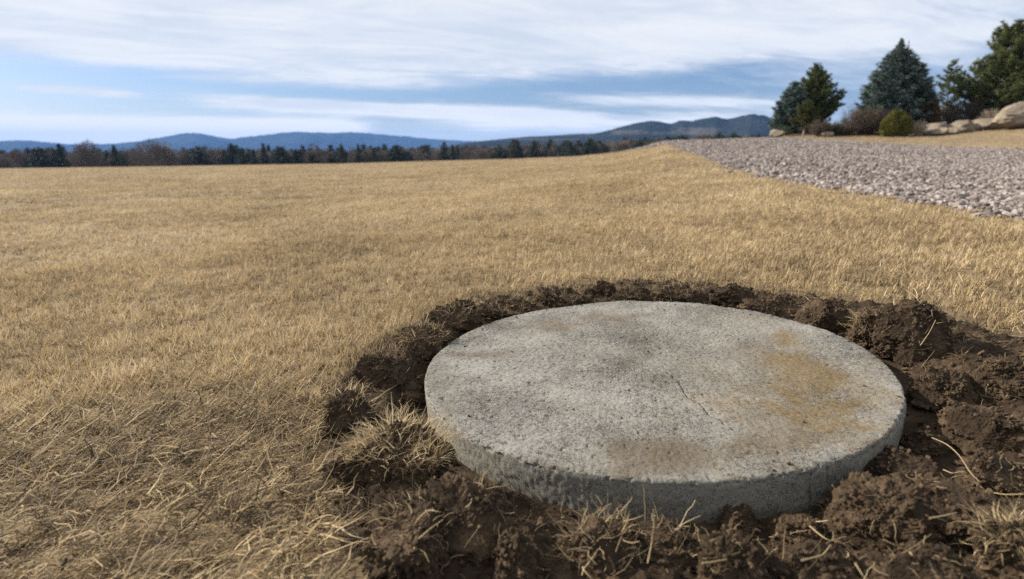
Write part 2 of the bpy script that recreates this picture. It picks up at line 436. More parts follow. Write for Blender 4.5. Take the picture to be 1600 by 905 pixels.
def m_concrete():
    m, nt, b = new_mat('weathered concrete'); o = coords(nt)
    li, st, cr, sd = attr(nt, 'lichen'), attr(nt, 'stain_and_shadow'), attr(nt, 'crack'), attr(nt, 'flank')
    n0 = noise(nt, o, 5, 5, 0.6); n1 = noise(nt, o, 75, 7, 0.8); n2 = noise(nt, o, 330, 5, 0.8); n3 = noise(nt, o, 170, 3, 0.6)
    c = ramp(nt, n0 * 0.40 + n1 * 0.40 + n2 * 0.2, [(0.32, (0.130, 0.121, 0.103)), (0.5, (0.218, 0.207, 0.182)), (0.68, (0.318, 0.306, 0.274))])
    spk = (n2 * 0.62 + n1 * 0.26 + n0 * 0.22).step(0.525, 0.44)
    c = mix(nt, spk * (0.80 - sd * 0.45), c, (0.060, 0.054, 0.045))
    c = mix(nt, sd * 0.35, c, (0.30, 0.285, 0.24))
    n4 = noise(nt, o, 24, 7, 0.78)
    c = mix(nt, (n4 * 0.6 + n1 * 0.5).step(0.565, 0.66) * (1.0 - sd) * 0.55, c, (0.135, 0.110, 0.078))
    c = mix(nt, noise(nt, o, 115, 4, 0.75).step(0.435, 0.385) * (0.85 - sd * 0.4), c, (0.055, 0.050, 0.042))
    c = mix(nt, n3.step(0.60, 0.72) * 0.40, c, (0.44, 0.43, 0.395))
    lf = ((li + (n1 - 0.5) * 1.5 + (n4 - 0.5) * 1.3).step(0.30, 0.95) * (n2 * 0.8 + n3 * 0.5).step(0.36, 0.78)).max(li * (n1 * 0.9 + n3 * 0.6).step(0.44, 0.84) * 0.75)
    c = mix(nt, lf * 0.88, c, (0.150, 0.092, 0.024))
    c = mix(nt, ((st + (n1 - 0.5) * 1.2 + (n4 - 0.5) * 1.1).step(0.28, 0.74) * (n2 * 0.7 + n3 * 0.5).step(0.36, 0.70) * 0.85).max(st * (n1 + n2 * 0.5).step(0.40, 0.88) * 0.8), c, (0.105, 0.076, 0.046))
    fl = sd * (n0 * 0.9 + n1 * 0.5).step(0.5, 0.95)
    c = mix(nt, fl * 0.5, c, (0.17, 0.145, 0.095))
    c = mix(nt, cr * 0.75, c, (0.035, 0.03, 0.024))
    setc(nt, b, c, 0.93)
    bump(nt, b, n1 * 0.3 + n2 * 0.5 - spk * 0.6 + n3 * 0.2, 0.9, 0.003); return m
def m_stone():
    m, nt, b = new_mat('crushed stone'); o = coords(nt); t = attr(nt, 'tint'); n = noise(nt, o, 45, 4, 0.65)
    c = ramp(nt, t * 0.75 + n * 0.25, [(0.05, (0.080, 0.066, 0.056)), (0.35, (0.170, 0.140, 0.124)), (0.65, (0.260, 0.217, 0.195)), (0.95, (0.40, 0.35, 0.32))])
    setc(nt, b, c, 0.9); bump(nt, b, n, 0.5, 0.01); return m
def m_gravel_base():
    m, nt, b = new_mat('gravel bed'); o = coords(nt); n = noise(nt, o, 9, 5, 0.75); v = Ex(nt, voronoi(nt, o, 11)); vc = noise(nt, voronoi(nt, o, 11, 'Color'), 7, 0)
    c = ramp(nt, n * 0.4 + vc * 0.6, [(0.30, (0.05, 0.040, 0.037)), (0.5, (0.12, 0.098, 0.090)), (0.72, (0.20, 0.168, 0.157))])
    setc(nt, b, c, 0.95); bump(nt, b, 1.0 - v, 0.9, 0.05); return m
def m_foliage(name, dark, mid, light, nscale=0.5, sheen=0.15):
    m, nt, b = new_mat(name); t = attr(nt, 'tint'); n = noise(nt, coords(nt), nscale, 3, 0.6)
    setc(nt, b, ramp(nt, t * 0.65 + n * 0.35, [(0.15, dark), (0.5, mid), (0.85, light)]), 0.75)
    b.inputs['Specular IOR Level'].default_value = sheen; return m
def m_plain(name, c0, c1, scale=6, bm=0.5, bd=0.02, rough=0.92):
    m, nt, b = new_mat(name); n = noise(nt, coords(nt), scale, 6, 0.65); t = attr(nt, 'tint')
    setc(nt, b, ramp(nt, n * 0.8 + t * 0.2, [(0.33, c0), (0.67, c1)]), rough); bump(nt, b, n, bm, bd); return m
def m_rock():
    m, nt, b = new_mat('granite boulder'); o = coords(nt); n = noise(nt, o, 1.6, 6, 0.65); k = noise(nt, o, 14, 5, 0.7)
    setc(nt, b, ramp(nt, n * 0.55 + k * 0.45, [(0.32, (0.085, 0.066, 0.048)), (0.5, (0.21, 0.170, 0.125)), (0.66, (0.34, 0.285, 0.215))]), 0.93)
    bump(nt, b, n * 0.7 + k * 0.4, 0.7, 0.08); return m
def m_hill(name, c0, c1, scale, field=None):
    m, nt, b = new_mat(name); o = coords(nt); n = noise(nt, o, scale, 8, 0.7); k = noise(nt, o, scale * 14, 4, 0.7)
    c = ramp(nt, n * 0.6 + k * 0.4, [(0.36, c0), (0.62, c1)])
    if field: c = mix(nt, attr(nt, 'tint') * (n * 0.5 + k * 0.9).step(0.42, 0.80) * 0.28, c, field)
    setc(nt, b, c, 1.0); b.inputs['Specular IOR Level'].default_value = 0
    bump(nt, b, k, 0.8, 12.0); return m

M_GROUND, M_BLADE, M_SOIL, M_CON, M_STONE, M_GBASE, M_ROCK = m_ground(), m_blade(), m_soil(), m_concrete(), m_stone(), m_gravel_base(), m_rock()
M_SPRUCE = m_foliage('blue spruce needles', (0.026, 0.040, 0.035), (0.066, 0.092, 0.080), (0.135, 0.172, 0.150))
M_PINE = m_foliage('pine needles', (0.032, 0.042, 0.018), (0.098, 0.115, 0.044), (0.185, 0.195, 0.082))
M_YPINE = m_foliage('yellowed pine needles', (0.030, 0.035, 0.012), (0.075, 0.078, 0.026), (0.135, 0.13, 0.045))
M_DARK = m_foliage('dark evergreen needles', (0.016, 0.022, 0.016), (0.034, 0.042, 0.031), (0.062, 0.074, 0.054))
M_OLIVE = m_foliage('olive shrub foliage', (0.045, 0.045, 0.010), (0.100, 0.100, 0.020), (0.165, 0.155, 0.035), 2)
M_RUST = m_foliage('rusty shrub foliage', (0.040, 0.026, 0.014), (0.080, 0.052, 0.028), (0.125, 0.088, 0.048), 2)
M_JUN = m_foliage('low juniper foliage', (0.030, 0.040, 0.022), (0.065, 0.080, 0.042), (0.11, 0.125, 0.07), 2)
M_BARK = m_plain('bark', (0.055, 0.042, 0.032), (0.13, 0.10, 0.078), 7)
M_PALEBARK = m_plain('pale bark', (0.17, 0.13, 0.10), (0.30, 0.25, 0.20), 7)
M_TWIG = m_foliage('bare twigs', (0.075, 0.063, 0.053), (0.155, 0.130, 0.108), (0.25, 0.215, 0.18), 0.3)
M_BROWN = m_foliage('brown winter twigs', (0.050, 0.037, 0.027), (0.100, 0.076, 0.055), (0.17, 0.135, 0.10), 1.0)
M_PALETWIG = m_foliage('pale dry stems', (0.18, 0.14, 0.10), (0.32, 0.26, 0.19), (0.46, 0.40, 0.31), 1.0)
M_MULCH = m_plain('mulch', (0.035, 0.024, 0.017), (0.10, 0.070, 0.048), 5)
M_MTN = m_hill('far forested ridge', (0.022, 0.030, 0.028), (0.050, 0.056, 0.050), 0.0012)
M_HILL = m_hill('forested hill', (0.012, 0.018, 0.016), (0.032, 0.035, 0.030), 0.004, (0.23, 0.19, 0.15))

# ------------------------------------------------------------------ ground sheet
def polar(th, rr):
    T, Rr = np.meshgrid(th, rr, indexing='ij'); return np.sin(T) * Rr, np.cos(T) * Rr
def grid_faces(a, b):
    i = np.arange(a - 1)[:, None] * b; j = np.arange(b - 1)[None]
    return np.stack([i + j, i + b + j, i + b + j + 1, i + j + 1], 2).reshape(-1, 4)
t_front = np.radians(np.arange(-64, 64.01, 0.4)); t_back = np.radians(np.concatenate([np.arange(68, 292, 4.0), [296.0]]))
tt = np.concatenate([t_front, t_back]); rr = np.concatenate([[0.02, 0.2], np.geomspace(0.4, 400, 330), np.geomspace(420, 11000, 40)])
X, Y = polar(tt, rr)
Z = ground(X.ravel(), Y.ravel())
field = mk('field', np.stack([X.ravel(), Y.ravel(), Z], 1), grid_faces(len(tt), len(rr)), M_GROUND, smooth=True)
tag(field, kind='structure')

tg = np.radians(np.arange(-2, 85, 0.35)); rg = np.geomspace(1.8, 70, 260)
X, Y = polar(tg, rg); Fg = grid_faces(len(tg), len(rg))
cx = X.ravel()[Fg].mean(1); cy = Y.ravel()[Fg].mean(1)
keep = in_gravel(cx, cy, 0.04); Fg = Fg[keep]
use, inv = np.unique(Fg, return_inverse=True)
gxx, gyy = X.ravel()[use], Y.ravel()[use]
drive = mk('gravel_drive', np.stack([gxx, gyy, ground(gxx, gyy) + 0.005], 1), inv.reshape(-1, 4), M_GBASE, smooth=True)
tag(drive, kind='structure')

# ------------------------------------------------------------------ far hills
def ridge(name, prof, r0, rc, r1, mat, seed, rel=0.16, base_drop=60, fields=None, nT=420, nR=46, ns=0.0011):
    prof = np.array(prof, float); a = np.array([ang(*p) for p in prof])
    ths = np.linspace(math.radians(a[0, 0]), math.radians(a[-1, 0]), nT); rs = np.concatenate([np.linspace(r0, rc, nR), np.linspace(rc, r1, nR // 2)[1:]])
    eln = np.interp(np.degrees(ths), a[:, 0], a[:, 1])
    k = np.ones(5) / 5; eln = np.convolve(np.pad(eln, 2, 'edge'), k, 'valid')
    T, Rr = np.meshgrid(ths, rs, indexing='ij'); X, Y = np.sin(T) * Rr, np.cos(T) * Rr
    top = H + np.tan(np.radians(eln))[:, None] * rc
    q = np.where(Rr < rc, (Rr - r0) / (rc - r0), (r1 - Rr) / (r1 - rc)).clip(0, 1)
    bell = np.sin(q * PI / 2) ** 1.35
    base = -base_drop
    Z = base + (top - base) * bell
    n = fbm2(X.ravel(), Y.ravel(), ns, 5, 0.55, z=seed).reshape(X.shape)
    Z = Z + n * (top - base) * rel * np.sin(q * PI) * 1.3
    Z = Z + fbm2(X.ravel(), Y.ravel(), ns * 9, 3, 0.6, z=seed + 3).reshape(X.shape) * (top - base) * 0.02
    A = np.zeros(X.size)
    if fields:
        S = np.stack([X.ravel(), Y.ravel(), Z.ravel() - H], 1)
        c_, s_ = math.cos(PITCH), math.sin(PITCH)
        dep = S[:, 1] * c_ - S[:, 2] * s_; upv = S[:, 1] * s_ + S[:, 2] * c_
        px = 800 + FPX * S[:, 0] / dep; py = 452.5 - FPX * upv / dep
        for (x0, x1, y0, y1) in fields:
            A = np.maximum(A, sstep(px, x0 - 6, x0 + 4) * sstep(-px, -x1 - 6, -x1 + 4) * sstep(py, y0 - 1.2, y0 + 1) * sstep(-py, -y1 - 1, -y1 + 1))
    o = mk(name, np.stack([X.ravel(), Y.ravel(), Z.ravel()], 1), grid_faces(len(ths), len(rs)), mat, smooth=True, attrs={'tint': A})
    return tag(o, kind='structure')
ridge('mountains', [(-500, 226), (-200, 216), (-60, 222), (0, 221), (30, 219), (60, 221), (110, 226), (165, 227), (195, 224), (215, 222), (255, 215), (278, 210), (298, 207.5), (318, 210), (340, 216), (360, 218.5), (400, 213), (430, 209), (455, 206.5), (480, 207), (500, 208.5), (545, 207), (570, 209.5), (620, 213), (680, 218), (740, 221), (800, 223), (900, 226), (1000, 229), (1100, 230)],
      6000, 8500, 10500, M_MTN, 2.1, base_drop=230)
ridge('hills', [(640, 246), (690, 232), (715, 226), (740, 222), (790, 217.5), (830, 213.5), (880, 211.5), (930, 209.5), (955, 204), (980, 197), (1000, 192.5), (1017, 190.5), (1035, 193), (1049, 196), (1063, 190.5), (1080, 192.5), (1098, 188), (1117, 184.5), (1130, 188), (1140, 189), (1158, 184), (1176, 181), (1195, 184), (1210, 189), (1240, 194), (1300, 203), (1380, 214), (1460, 222)],
      1500, 2700, 3600, M_HILL, 7.7, rel=0.10, base_drop=20, fields=[(958, 1012, 204, 210), (1060, 1122, 200, 211), (1020, 1056, 206, 210), (1085, 1130, 214, 216), (800, 905, 217, 219), (880, 925, 211, 213)], ns=0.003)

# air between here and the hills
hb = np.array([(x, y, z) for x in (-11600, 11600) for y in (-11600, 11600) for z in (-420.0, 330.0)])
hf = np.array([(0, 1, 3, 2), (4, 6, 7, 5), (0, 4, 5, 1), (2, 3, 7, 6), (0, 2, 6, 4), (1, 5, 7, 3)])
mh = D.materials.new('haze'); mh.use_nodes = True; ntm = mh.node_tree; ntm.nodes.remove(ntm.nodes['Principled BSDF'])
pv = ntm.nodes.new('ShaderNodeVolumePrincipled'); pv.inputs['Color'].default_value = (0.19, 0.43, 0.98, 1); pv.inputs['Density'].default_value = 6.8e-5; pv.inputs['Anisotropy'].default_value = 0.0
ntm.links.new(pv.outputs[0], ntm.nodes['Material Output'].inputs['Volume'])
haze = mk('haze', hb, hf, mh); tag(haze, kind='stuff')

# ------------------------------------------------------------------ the concrete lid
ex = np.cross([0, 1, 0], LN); ex /= np.linalg.norm(ex); ey = np.cross(LN, ex)
def lid_w(x, y, z): return LC + np.outer(x, ex) + np.outer(y, ey) + np.outer(z, LN)
def lid_px(px, py):
    d = np.array(pix_dir(px, py)); o = np.array([0, 0, H]); s = np.dot(LC - o, LN) / np.dot(d, LN); p = o + d * s - LC
    return np.array([p @ ex, p @ ey])
def make_lid():
    na = 1500; a = np.arange(na) * 2 * PI / na
    top_r = np.concatenate([[0.0004], np.linspace(0.006, 0.965, 200) * LR]); 
    prof = [(r, 0.0) for r in top_r]
    er = 0.007
    for k in range(0, 9):
        q = k / 8 * PI / 2; prof.append((LR - er + er * math.sin(q) + (0.0), -er + er * math.cos(q)))
    for k in range(1, 34): prof.append((LR + 0.0005, -er - (0.155 - er) * k / 33))
    prof = np.array(prof); nr = len(prof)
    Rr = np.repeat(prof[:, 0][:, None], na, 1); Zz = np.repeat(prof[:, 1][:, None], na, 1); A = np.repeat(a[None], nr, 0)
    x, y = (Rr * np.cos(A)).ravel(), (Rr * np.sin(A)).ravel(); z = Zz.ravel(); r = Rr.ravel()
    P = np.stack([x, y, z], 1)
    edge = sstep(r, LR * 0.975, LR)
    side = (z < -er * 0.9).astype(float)
    n_lo = fbm(P, 3.2, 3); n_m = fbm(P, 22, 4, 0.6, 4.0); n_f = fbm(P, 110, 3, 0.65, 9.0)
    pit = np.clip(fbm(P, 60, 3, 0.7, 31.0) - 0.50, 0, 1)
    dz = n_lo * 0.0035 + n_m * 0.0012 + n_f * 0.0010 - pit * 0.006
    topm = (1 - side)
    chip = np.clip(fbm(P * [1, 1, .6], 60, 4, 0.7, 55.0) - 0.12, 0, 1) * edge * (z > -0.011)
    z2 = z + dz * topm - chip * 0.006 * topm
    r2 = r + side * (n_m * 0.0016 + n_f * 0.0011 - np.clip(fbm(P, 45, 3, .7, 77.) - .52, 0, 1) * 0.004) - chip * 0.006 + n_lo * 0.003 * edge
    k = r2 / np.maximum(r, 1e-6); x2, y2 = x * k, y * k
    # cracks
    def poly(pp): return np.array([lid_px(*p) for p in pp])
    j1, j2 = fbm(P, 30, 3, .6, 12.), fbm(P, 30, 3, .6, 41.)
    def dist(pl, jit):
        qx = x + j1 * jit; qy = y + j2 * jit; d = np.full(len(x), 9.0); 
        for (p, q) in zip(pl[:-1], pl[1:]):
            e = q - p; t = np.clip(((qx - p[0]) * e[0] + (qy - p[1]) * e[1]) / (e @ e), 0, 1)
            d = np.minimum(d, np.hypot(qx - p[0] - t * e[0], qy - p[1] - t * e[1]))
        return d
    d1 = dist(poly([(1042, 582), (1058, 596), (1070, 610), (1075, 620), (1098, 636), (1106, 645), (1128, 660), (1148, 672)]), 0.006)
    d2 = dist(poly([(1170, 684), (1185, 698), (1200, 706), (1215, 718), (1228, 732)]), 0.006)
    d3 = dist(poly([(1255, 716), (1262, 724), (1268, 733)]), 0.006)
    cr = (np.maximum(sstep(-d1, -0.0024, -0.0006), 0.4 * sstep(-d2, -0.0024, -0.0006)) * topm)
    cr = np.maximum(cr, 0.6 * sstep(-d3, -0.003, -0.001))
    z2 = z2 - cr * 0.0025
    # stains that grew on the lid, and a painted streak of clod shadow
    w1, w2 = fbm(P, 9, 4, .6, 3.), fbm(P, 9, 4, .6, 47.)
    def blob(px, py, wx, wy, amp=1.0, warp=0.35):
        c = lid_px(px, py); l, rgt = lid_px(px - wx, py), lid_px(px + wx, py); u1, d1_ = lid_px(px, py - wy), lid_px(px, py + wy)
        sx, sy = abs(rgt[0] - l[0]) / 2, abs(u1[1] - d1_[1]) / 2
        qx = (x - c[0]) / sx + w1 * warp * 1.6; qy = (y - c[1]) / sy + w2 * warp * 1.6
        return np.exp(-(qx * qx + qy * qy) * 0.9) * amp
    li = np.maximum.reduce([blob(1248, 578, 62, 38, 1.25), blob(1222, 528, 30, 15, 1.1), blob(1170, 610, 40, 18, 0.7), blob(1255, 640, 130, 55, 0.95, .6), blob(1330, 600, 70, 45, 0.6, .6), blob(1210, 690, 90, 25, 0.5, .6), blob(1160, 500, 60, 12, 0.3), blob(1130, 590, 40, 30, 0.38), blob(1140, 745, 22, 8, 0.6), blob(1370, 570, 22, 14, 0.4)]) * topm
    st = np.maximum.reduce([blob(1030, 712, 95, 28, 1.25, .3), blob(1110, 708, 80, 22, 0.55), blob(868, 508, 55, 12, 0.8), blob(952, 496, 62, 11, 0.85), blob(825, 524, 30, 8, 0.4), blob(730, 555, 60, 6, 0.8), blob(690, 590, 30, 20, 0.45), blob(1070, 548, 150, 40, 0.52, .6), blob(1190, 690, 140, 38, 0.66, .6), blob(880, 640, 24, 12, 0.3), blob(1375, 690, 24, 5, 0.9), blob(1180, 490, 60, 10, 0.3), blob(690, 640, 30, 22, 0.5)]) * topm  # the thin upper left streak paints the shadow the clods cast on the lid
    st = np.maximum(st, 0.55 * edge * sstep(fbm(P, 7, 3, .5, 3.3), -0.05, 0.4))
    dn = np.maximum(sstep(-z, 0.055, 0.085), 0)
    st = np.maximum(st * (1 - 0.6 * side), dn * 0.45 * side)
    V = lid_w(x2, y2, z2)
    i = np.arange(nr - 1)[:, None] * na; j = np.arange(na)[None]; kx = (j + 1) % na
    F = np.stack([i + j, i + na + j, i + na + kx, i + kx], 2).reshape(-1, 4)
    o = mk('concrete_lid', V, F, M_CON, smooth=True, attrs={'lichen': li, 'stain_and_shadow': st, 'crack': cr, 'flank': side})
    tag(o, 'round weathered grey concrete slab with yellow lichen and a crack', 'concrete lid')
    return o
lid = make_lid()

# ------------------------------------------------------------------ dug soil round it
def soil_base(x, y):
    q = soil_q(x, y); dx, dy = x - LC[0], y - LC[1]; a = np.arctan2(dy, dx)
    dep = 0.058 - 0.020 * np.sin(a) - 0.004 * np.cos(a)
    A_ = [(-0.6, -dep), (0.0, -dep), (0.10, -dep + 0.006), (0.38, 0.0), (0.6, 0.004), (1.0, -GD - 0.004), (1.35, -GD - 0.03)]
    h = np.zeros_like(x)
    qs = np.array([p[0] for p in A_])
    h = -dep * (1 - sstep(q, 0.08, 0.42)) + np.interp(q, qs, [0, 0, -0.012, -0.018, -0.020, -GD - 0.006, -GD - 0.05]) * sstep(q, 0.0, 0.42)
    front = sstep(-a, 0.9, 1.3) * sstep(a, -2.35, -1.9)
    h = h - 0.018 * front * sstep(q, 0.1, 0.5) * sstep(-q, -1.0, -.5)
    amp = sstep(q, 0.02, 0.35) * sstep(-q, -1.12, -0.8)
    amp = np.maximum(amp, 0.15 * (q > -0.05) * sstep(-q, -1.12, -.9))
    lump = fbm2(x, y, 9, 2, z=1.0) * 0.020 + np.abs(fbm2(x, y, 22, 3, z=2.0)) * 0.020 + np.abs(fbm2(x, y, 60, 3, 0.6, z=3.0)) * 0.010 * (0.25 + 0.75 * sstep(fbm2(x, y, 6, 2, z=7.7), -0.35, 0.25))
    return lid_z(x, y) + h + lump * amp, fbm2(x, y, 14, 3, z=9.0)
def soil_or_turf(x, y): return np.where(soil_q(x, y) < 1.15, soil_base(x, y)[0], ground0(x, y))
_S2 = np.linspace(0.4, 6, 500)
def soil_z1(x, y): return float(soil_base(np.array([x]), np.array([y]))[0][0])
sx = np.arange(-0.62, 1.75, 0.0048); sy = np.arange(0.16, 2.45, 0.0048)
X, Y = np.meshgrid(sx, sy, indexing='ij'); qf = soil_q(X.ravel(), Y.ravel()) + fbm2(X.ravel(), Y.ravel(), 10, 3, z=4.0) * 0.12
Fs = grid_faces(len(sx), len(sy)); rad = np.hypot(X.ravel() - LC[0], Y.ravel() - LC[1])
vin = (qf < 1.22) & (rad > LR * 0.955); Fs = Fs[vin[Fs].all(1)]
use, inv = np.unique(Fs, return_inverse=True); xs, ys = X.ravel()[use], Y.ravel()[use]
zs, ts = soil_base(xs, ys)
soil = mk('bare_soil', np.stack([xs, ys, zs], 1), inv.reshape(-1, 4), M_SOIL, smooth=True, attrs={'tint': np.clip(ts * 0.7 + 0.20, 0, 1)})
tag(soil, kind='structure')

# crumbs over it
def soil_scatter(n, q0, q1, r):
    x = r.uniform(-0.62, 1.7, n * 4); y = r.uniform(0.2, 2.4, n * 4); q = soil_q(x, y) + fbm2(x, y, 8, 2, z=6.) * 0.15
    m = (q > q0) & (q < q1) & (np.hypot(x - LC[0], y - LC[1]) > LR + 0.006); x, y = x[m][:n], y[m][:n]
    return x, y, soil_base(x, y)[0]
cr_acc = Acc()
for n, s0, s1, lv in ((14000, 0.0009, 0.0030, 0), (2200, 0.003, 0.008, 1), (240, 0.007, 0.017, 1)):
    x, y, z = soil_scatter(n, 0.03, 1.12, rng); s = s0 + (s1 - s0) * rng.random(len(x)) ** 1.6
    scatter_stones(cr_acc, np.stack([x, y, z + s * 0.35], 1), s, lv, rng, 0.4, 0.85, tint=rng.uniform(0.1, 1.0, len(x)))
na = 150; aa = rng.uniform(0, 2 * PI, na); ra = LR * (1 - 0.22 * rng.random(na) ** 2.2) - 0.01; s = 0.0010 + 0.0042 * rng.random(na) ** 3
scatter_stones(cr_acc, lid_w(ra * np.cos(aa), ra * np.sin(aa), s * 0.5 - 0.0015), s, 0, rng, 0.4, 0.85, tint=rng.uniform(0.1, 0.9, na))
crumbs = cr_acc.build('soil_crumbs', M_SOIL); tag(crumbs, kind='stuff')

# clods: lumps of dug earth, each its own thing
def clod(px, py, wpx, hpx, label, seed, tuft=0, roots=0, dark=0.0, dpx=None, flat=1.0, kind='soil_clod', rough=1.0, sink=0.25):
    r = np.random.default_rng(seed)
    p = None
    q = march(px, py + hpx * 0.30, soil_or_turf, _S2)                    # foot of the clod on the soil
    dep = q[1] * math.cos(PITCH) - (q[2] - H) * math.sin(PITCH)
    sxw = wpx * dep / FPX / 2; szw = hpx * dep / FPX / 2 * 1.05; syw = (dpx or (wpx * 0.5 + hpx * 0.5)) * dep / FPX / 2
    V, F = ico(5); n = V.copy()
    f = 1 + 0.30 * fbm(n, 1.3, 2, 0.5, seed * 3.1) + 0.20 * rough * np.abs(fbm(n, 3.4, 3, 0.55, seed * 1.7)) + 0.10 * rough * np.abs(fbm(n, 9, 3, 0.6, seed * 0.7)) - 0.06
    v = n * f[:, None]
    mk_ = sstep(fbm(n, 1.5, 3, 0.5, seed * 5.3), -0.22, 0.30); base_t = r.uniform(-0.10, 0.16)
    for _ in range(6):
        c = r.normal(size=3); c[2] = abs(c[2]) * 0.6; c /= np.linalg.norm(c); hh = v @ c; lim = r.uniform(0.60, 0.92); v = v - np.clip(hh - lim, 0, None)[:, None] * c * 0.85
    v = v * np.array([sxw, syw, szw * flat]) * 1.02
    v[:, 2] = np.where(v[:, 2] < -0.5 * szw, -0.5 * szw + (v[:, 2] + 0.5 * szw) * 0.3, v[:, 2])
    g = min(sxw, szw, syw)
    v = v + n * (np.abs(fbm(v, 110, 3, 0.65, seed)) * 0.0055 + np.abs(fbm(v, 45, 2, 0.6, seed + 9)) * 0.007)[:, None] * min(1, g / 0.03) * (0.38 + 0.75 * mk_[:, None])
    root = empty(kind, tuple(np.array([q[0], q[1] + syw * 0.2, q[2] + szw * (1 - 2 * sink) * 0.5])), label, 'soil clod' if kind == 'soil_clod' else 'sod clump')
    ac = Acc(); ac.add(v, F, np.clip(0.40 + base_t - dark + 0.55 * fbm(v, 18, 3, .5, seed) + 0.12 * (mk_ - 0.5), 0, 1))
    up = np.where(v[:, 2] > -0.4 * szw)[0]; cu = np.where((v[:, 2] > -0.4 * szw) & (mk_ > 0.45))[0]
    k = int(min(2200, 300 + 75000 * sxw * syw)); idx = r.choice(cu if len(cu) > 50 else up, k)
    s = 0.0010 + 0.0052 * r.random(k) ** 3.2
    scatter_stones(ac, v[idx] + n[idx] * s[:, None] * 0.3, s, 0, r, 0.4, 0.9, tint=np.clip(r.uniform(0.15, 1.0, k) - dark, 0, 1))
    ac.build('earth', M_SOIL, root, False)
    if tuft:
        idx = r.choice(np.where(v[:, 2] > 0.05 * szw)[0], tuft); ab = Acc()
        az_ = np.arctan2(v[idx, 0], v[idx, 1]) + r.normal(0, 0.7, tuft)
        blades(ab, v[idx] - n[idx] * 0.003, (0.018 + 0.035 * r.random(tuft)) * (1.2 if tuft > 500 else 1), 0.0013 + 0.0009 * r.random(tuft), az_, r.uniform(0.1, 1.1, tuft), r.uniform(0.3, 1.5, tuft), np.clip((0.54 if tuft > 500 else 0.42) + 0.2 * r.normal(size=tuft), 0, 1), 4, 0.3, r=r)
        ab.build('grass_tuft', M_BLADE, root)['kind'] = 'stuff'
    if roots:
        ab = Acc(); idx = r.choice(up, roots); az_ = r.uniform(0, 2 * PI, roots)
        blades(ab, v[idx], 0.012 + 0.045 * r.random(roots) ** 2, 0.0008 + 0.0008 * r.random(roots), az_, r.uniform(0.5, 1.8, roots), r.uniform(-0.6, 1.6, roots), np.clip(0.35 + 0.25 * r.normal(size=roots), 0, 1), 5, 0.5, r=r, taper=0.5)
        ab.build('root_fibres', M_BLADE, root)['kind'] = 'stuff'
    return root
clod(728, 800, 150, 120, 'big brown soil clod before the left end of the slab, with thin roots', 1, roots=90)
clod(650, 830, 140, 110, 'fibrous brown soil lump at the bottom, left of the big clod by the slab', 2, roots=150, tuft=40, rough=1.3)
clod(806, 868, 76, 84, 'small peaked soil clod standing alone at the bottom edge below the slab', 3, roots=16)
clod(600, 578, 74, 60, 'dark soil clod rising at the upper left of the slab beside the grass', 4, roots=20, dark=0.12)
clod(540, 640, 78, 62, 'dark soil lump under straw at the far left edge of the dug ring', 5, tuft=60, roots=40, dark=0.12)
clod(640, 610, 66, 50, 'dark earth lump in the gap at the left rim of the slab', 6, roots=24, dark=0.12, flat=0.8)
clod(622, 702, 150, 92, 'turned sod with a fan of pale straw, left of the slab', 7, tuft=620, roots=150, kind='sod_clump', flat=0.85)
clod(560, 730, 80, 74, 'dark broken soil lump below the straw fan left of the slab', 8, roots=60, dark=0.1)
clod(716, 490, 84, 40, 'grassy dark sod at the back left of the slab', 9, tuft=200, roots=40, kind='sod_clump', dark=0.1)
clod(660, 530, 70, 52, 'low earth and straw lump between the grass and the upper left rim', 10, tuft=220, roots=40, kind='sod_clump')
clod(790, 480, 100, 30, 'long low strip of straw topped sod along the back left rim of the slab', 11, tuft=300, roots=40, kind='sod_clump', dark=0.1)
clod(880, 464, 90, 28, 'dark low sod strip on the back rim, left of the small round clod', 12, tuft=130, roots=30, kind='sod_clump', dark=0.14)
clod(945, 454, 36, 30, 'small round dark clod standing on the back rim of the slab', 13, roots=8, dark=0.15)
clod(995, 461, 60, 22, 'low crumbled earth just right of the small round clod at the back', 14, tuft=60, roots=20, dark=0.06)
clod(1065, 459, 80, 30, 'straw flecked brown clod in the middle of the back rim', 15, tuft=120, roots=50)
clod(1150, 463, 64, 38, 'dark rounded clod behind the slab, between the middle clod and the long one', 16, roots=14, dark=0.13)
clod(1215, 482, 84, 44, 'brown ridge of earth at the back right, left half of the long bank', 17, roots=60)
clod(1290, 491, 90, 48, 'dark steep clod at the back right, right half of the long bank', 18, tuft=30, roots=50, dark=0.12)
clod(1362, 515, 76, 46, 'earth clod with a pale grass tuft at the back right rim', 19, tuft=260, roots=40, kind='sod_clump')
clod(1430, 515, 112, 92, 'large dark overhanging sod at the right, the tallest clod behind the slab', 20, tuft=70, roots=130, dark=0.05)
clod(1480, 610, 110, 70, 'crumbly reddish mound right of the slab below the tall sod', 21, roots=30, rough=1.3)
clod(1570, 590, 100, 60, 'loose brown mound at the right edge of the photo', 22, roots=30, rough=1.3)
clod(1545, 668, 130, 74, 'crumbly brown soil heap right of the slab with a long root across it', 23, roots=30, rough=1.3)
clod(1445, 690, 60, 40, 'flat smooth reddish clod touching the right rim of the slab', 24, roots=8)
clod(1412, 742, 124, 78, 'upper of two big clods at the lower right rim of the slab', 25, roots=14)
clod(1395, 812, 186, 122, 'biggest crumbly clod in front of the lower right rim', 26, roots=40)
clod(1500, 800, 150, 110, 'dark clod right of the biggest clod', 27, roots=60, dark=0.14)
clod(1560, 740, 100, 60, 'low earth lump near the right edge crossed by a pale stalk', 28, roots=40)
clod(1152, 818, 56, 42, 'small round brown clod at the middle of the front rim', 29, roots=6)
clod(1252, 832, 90, 48, 'low pinkish crumbled mound before the front rim', 30, roots=30)
clod(1040, 852, 120, 76, 'dark fibrous clod with an upright stalk before the front rim', 31, roots=160, dark=0.08)
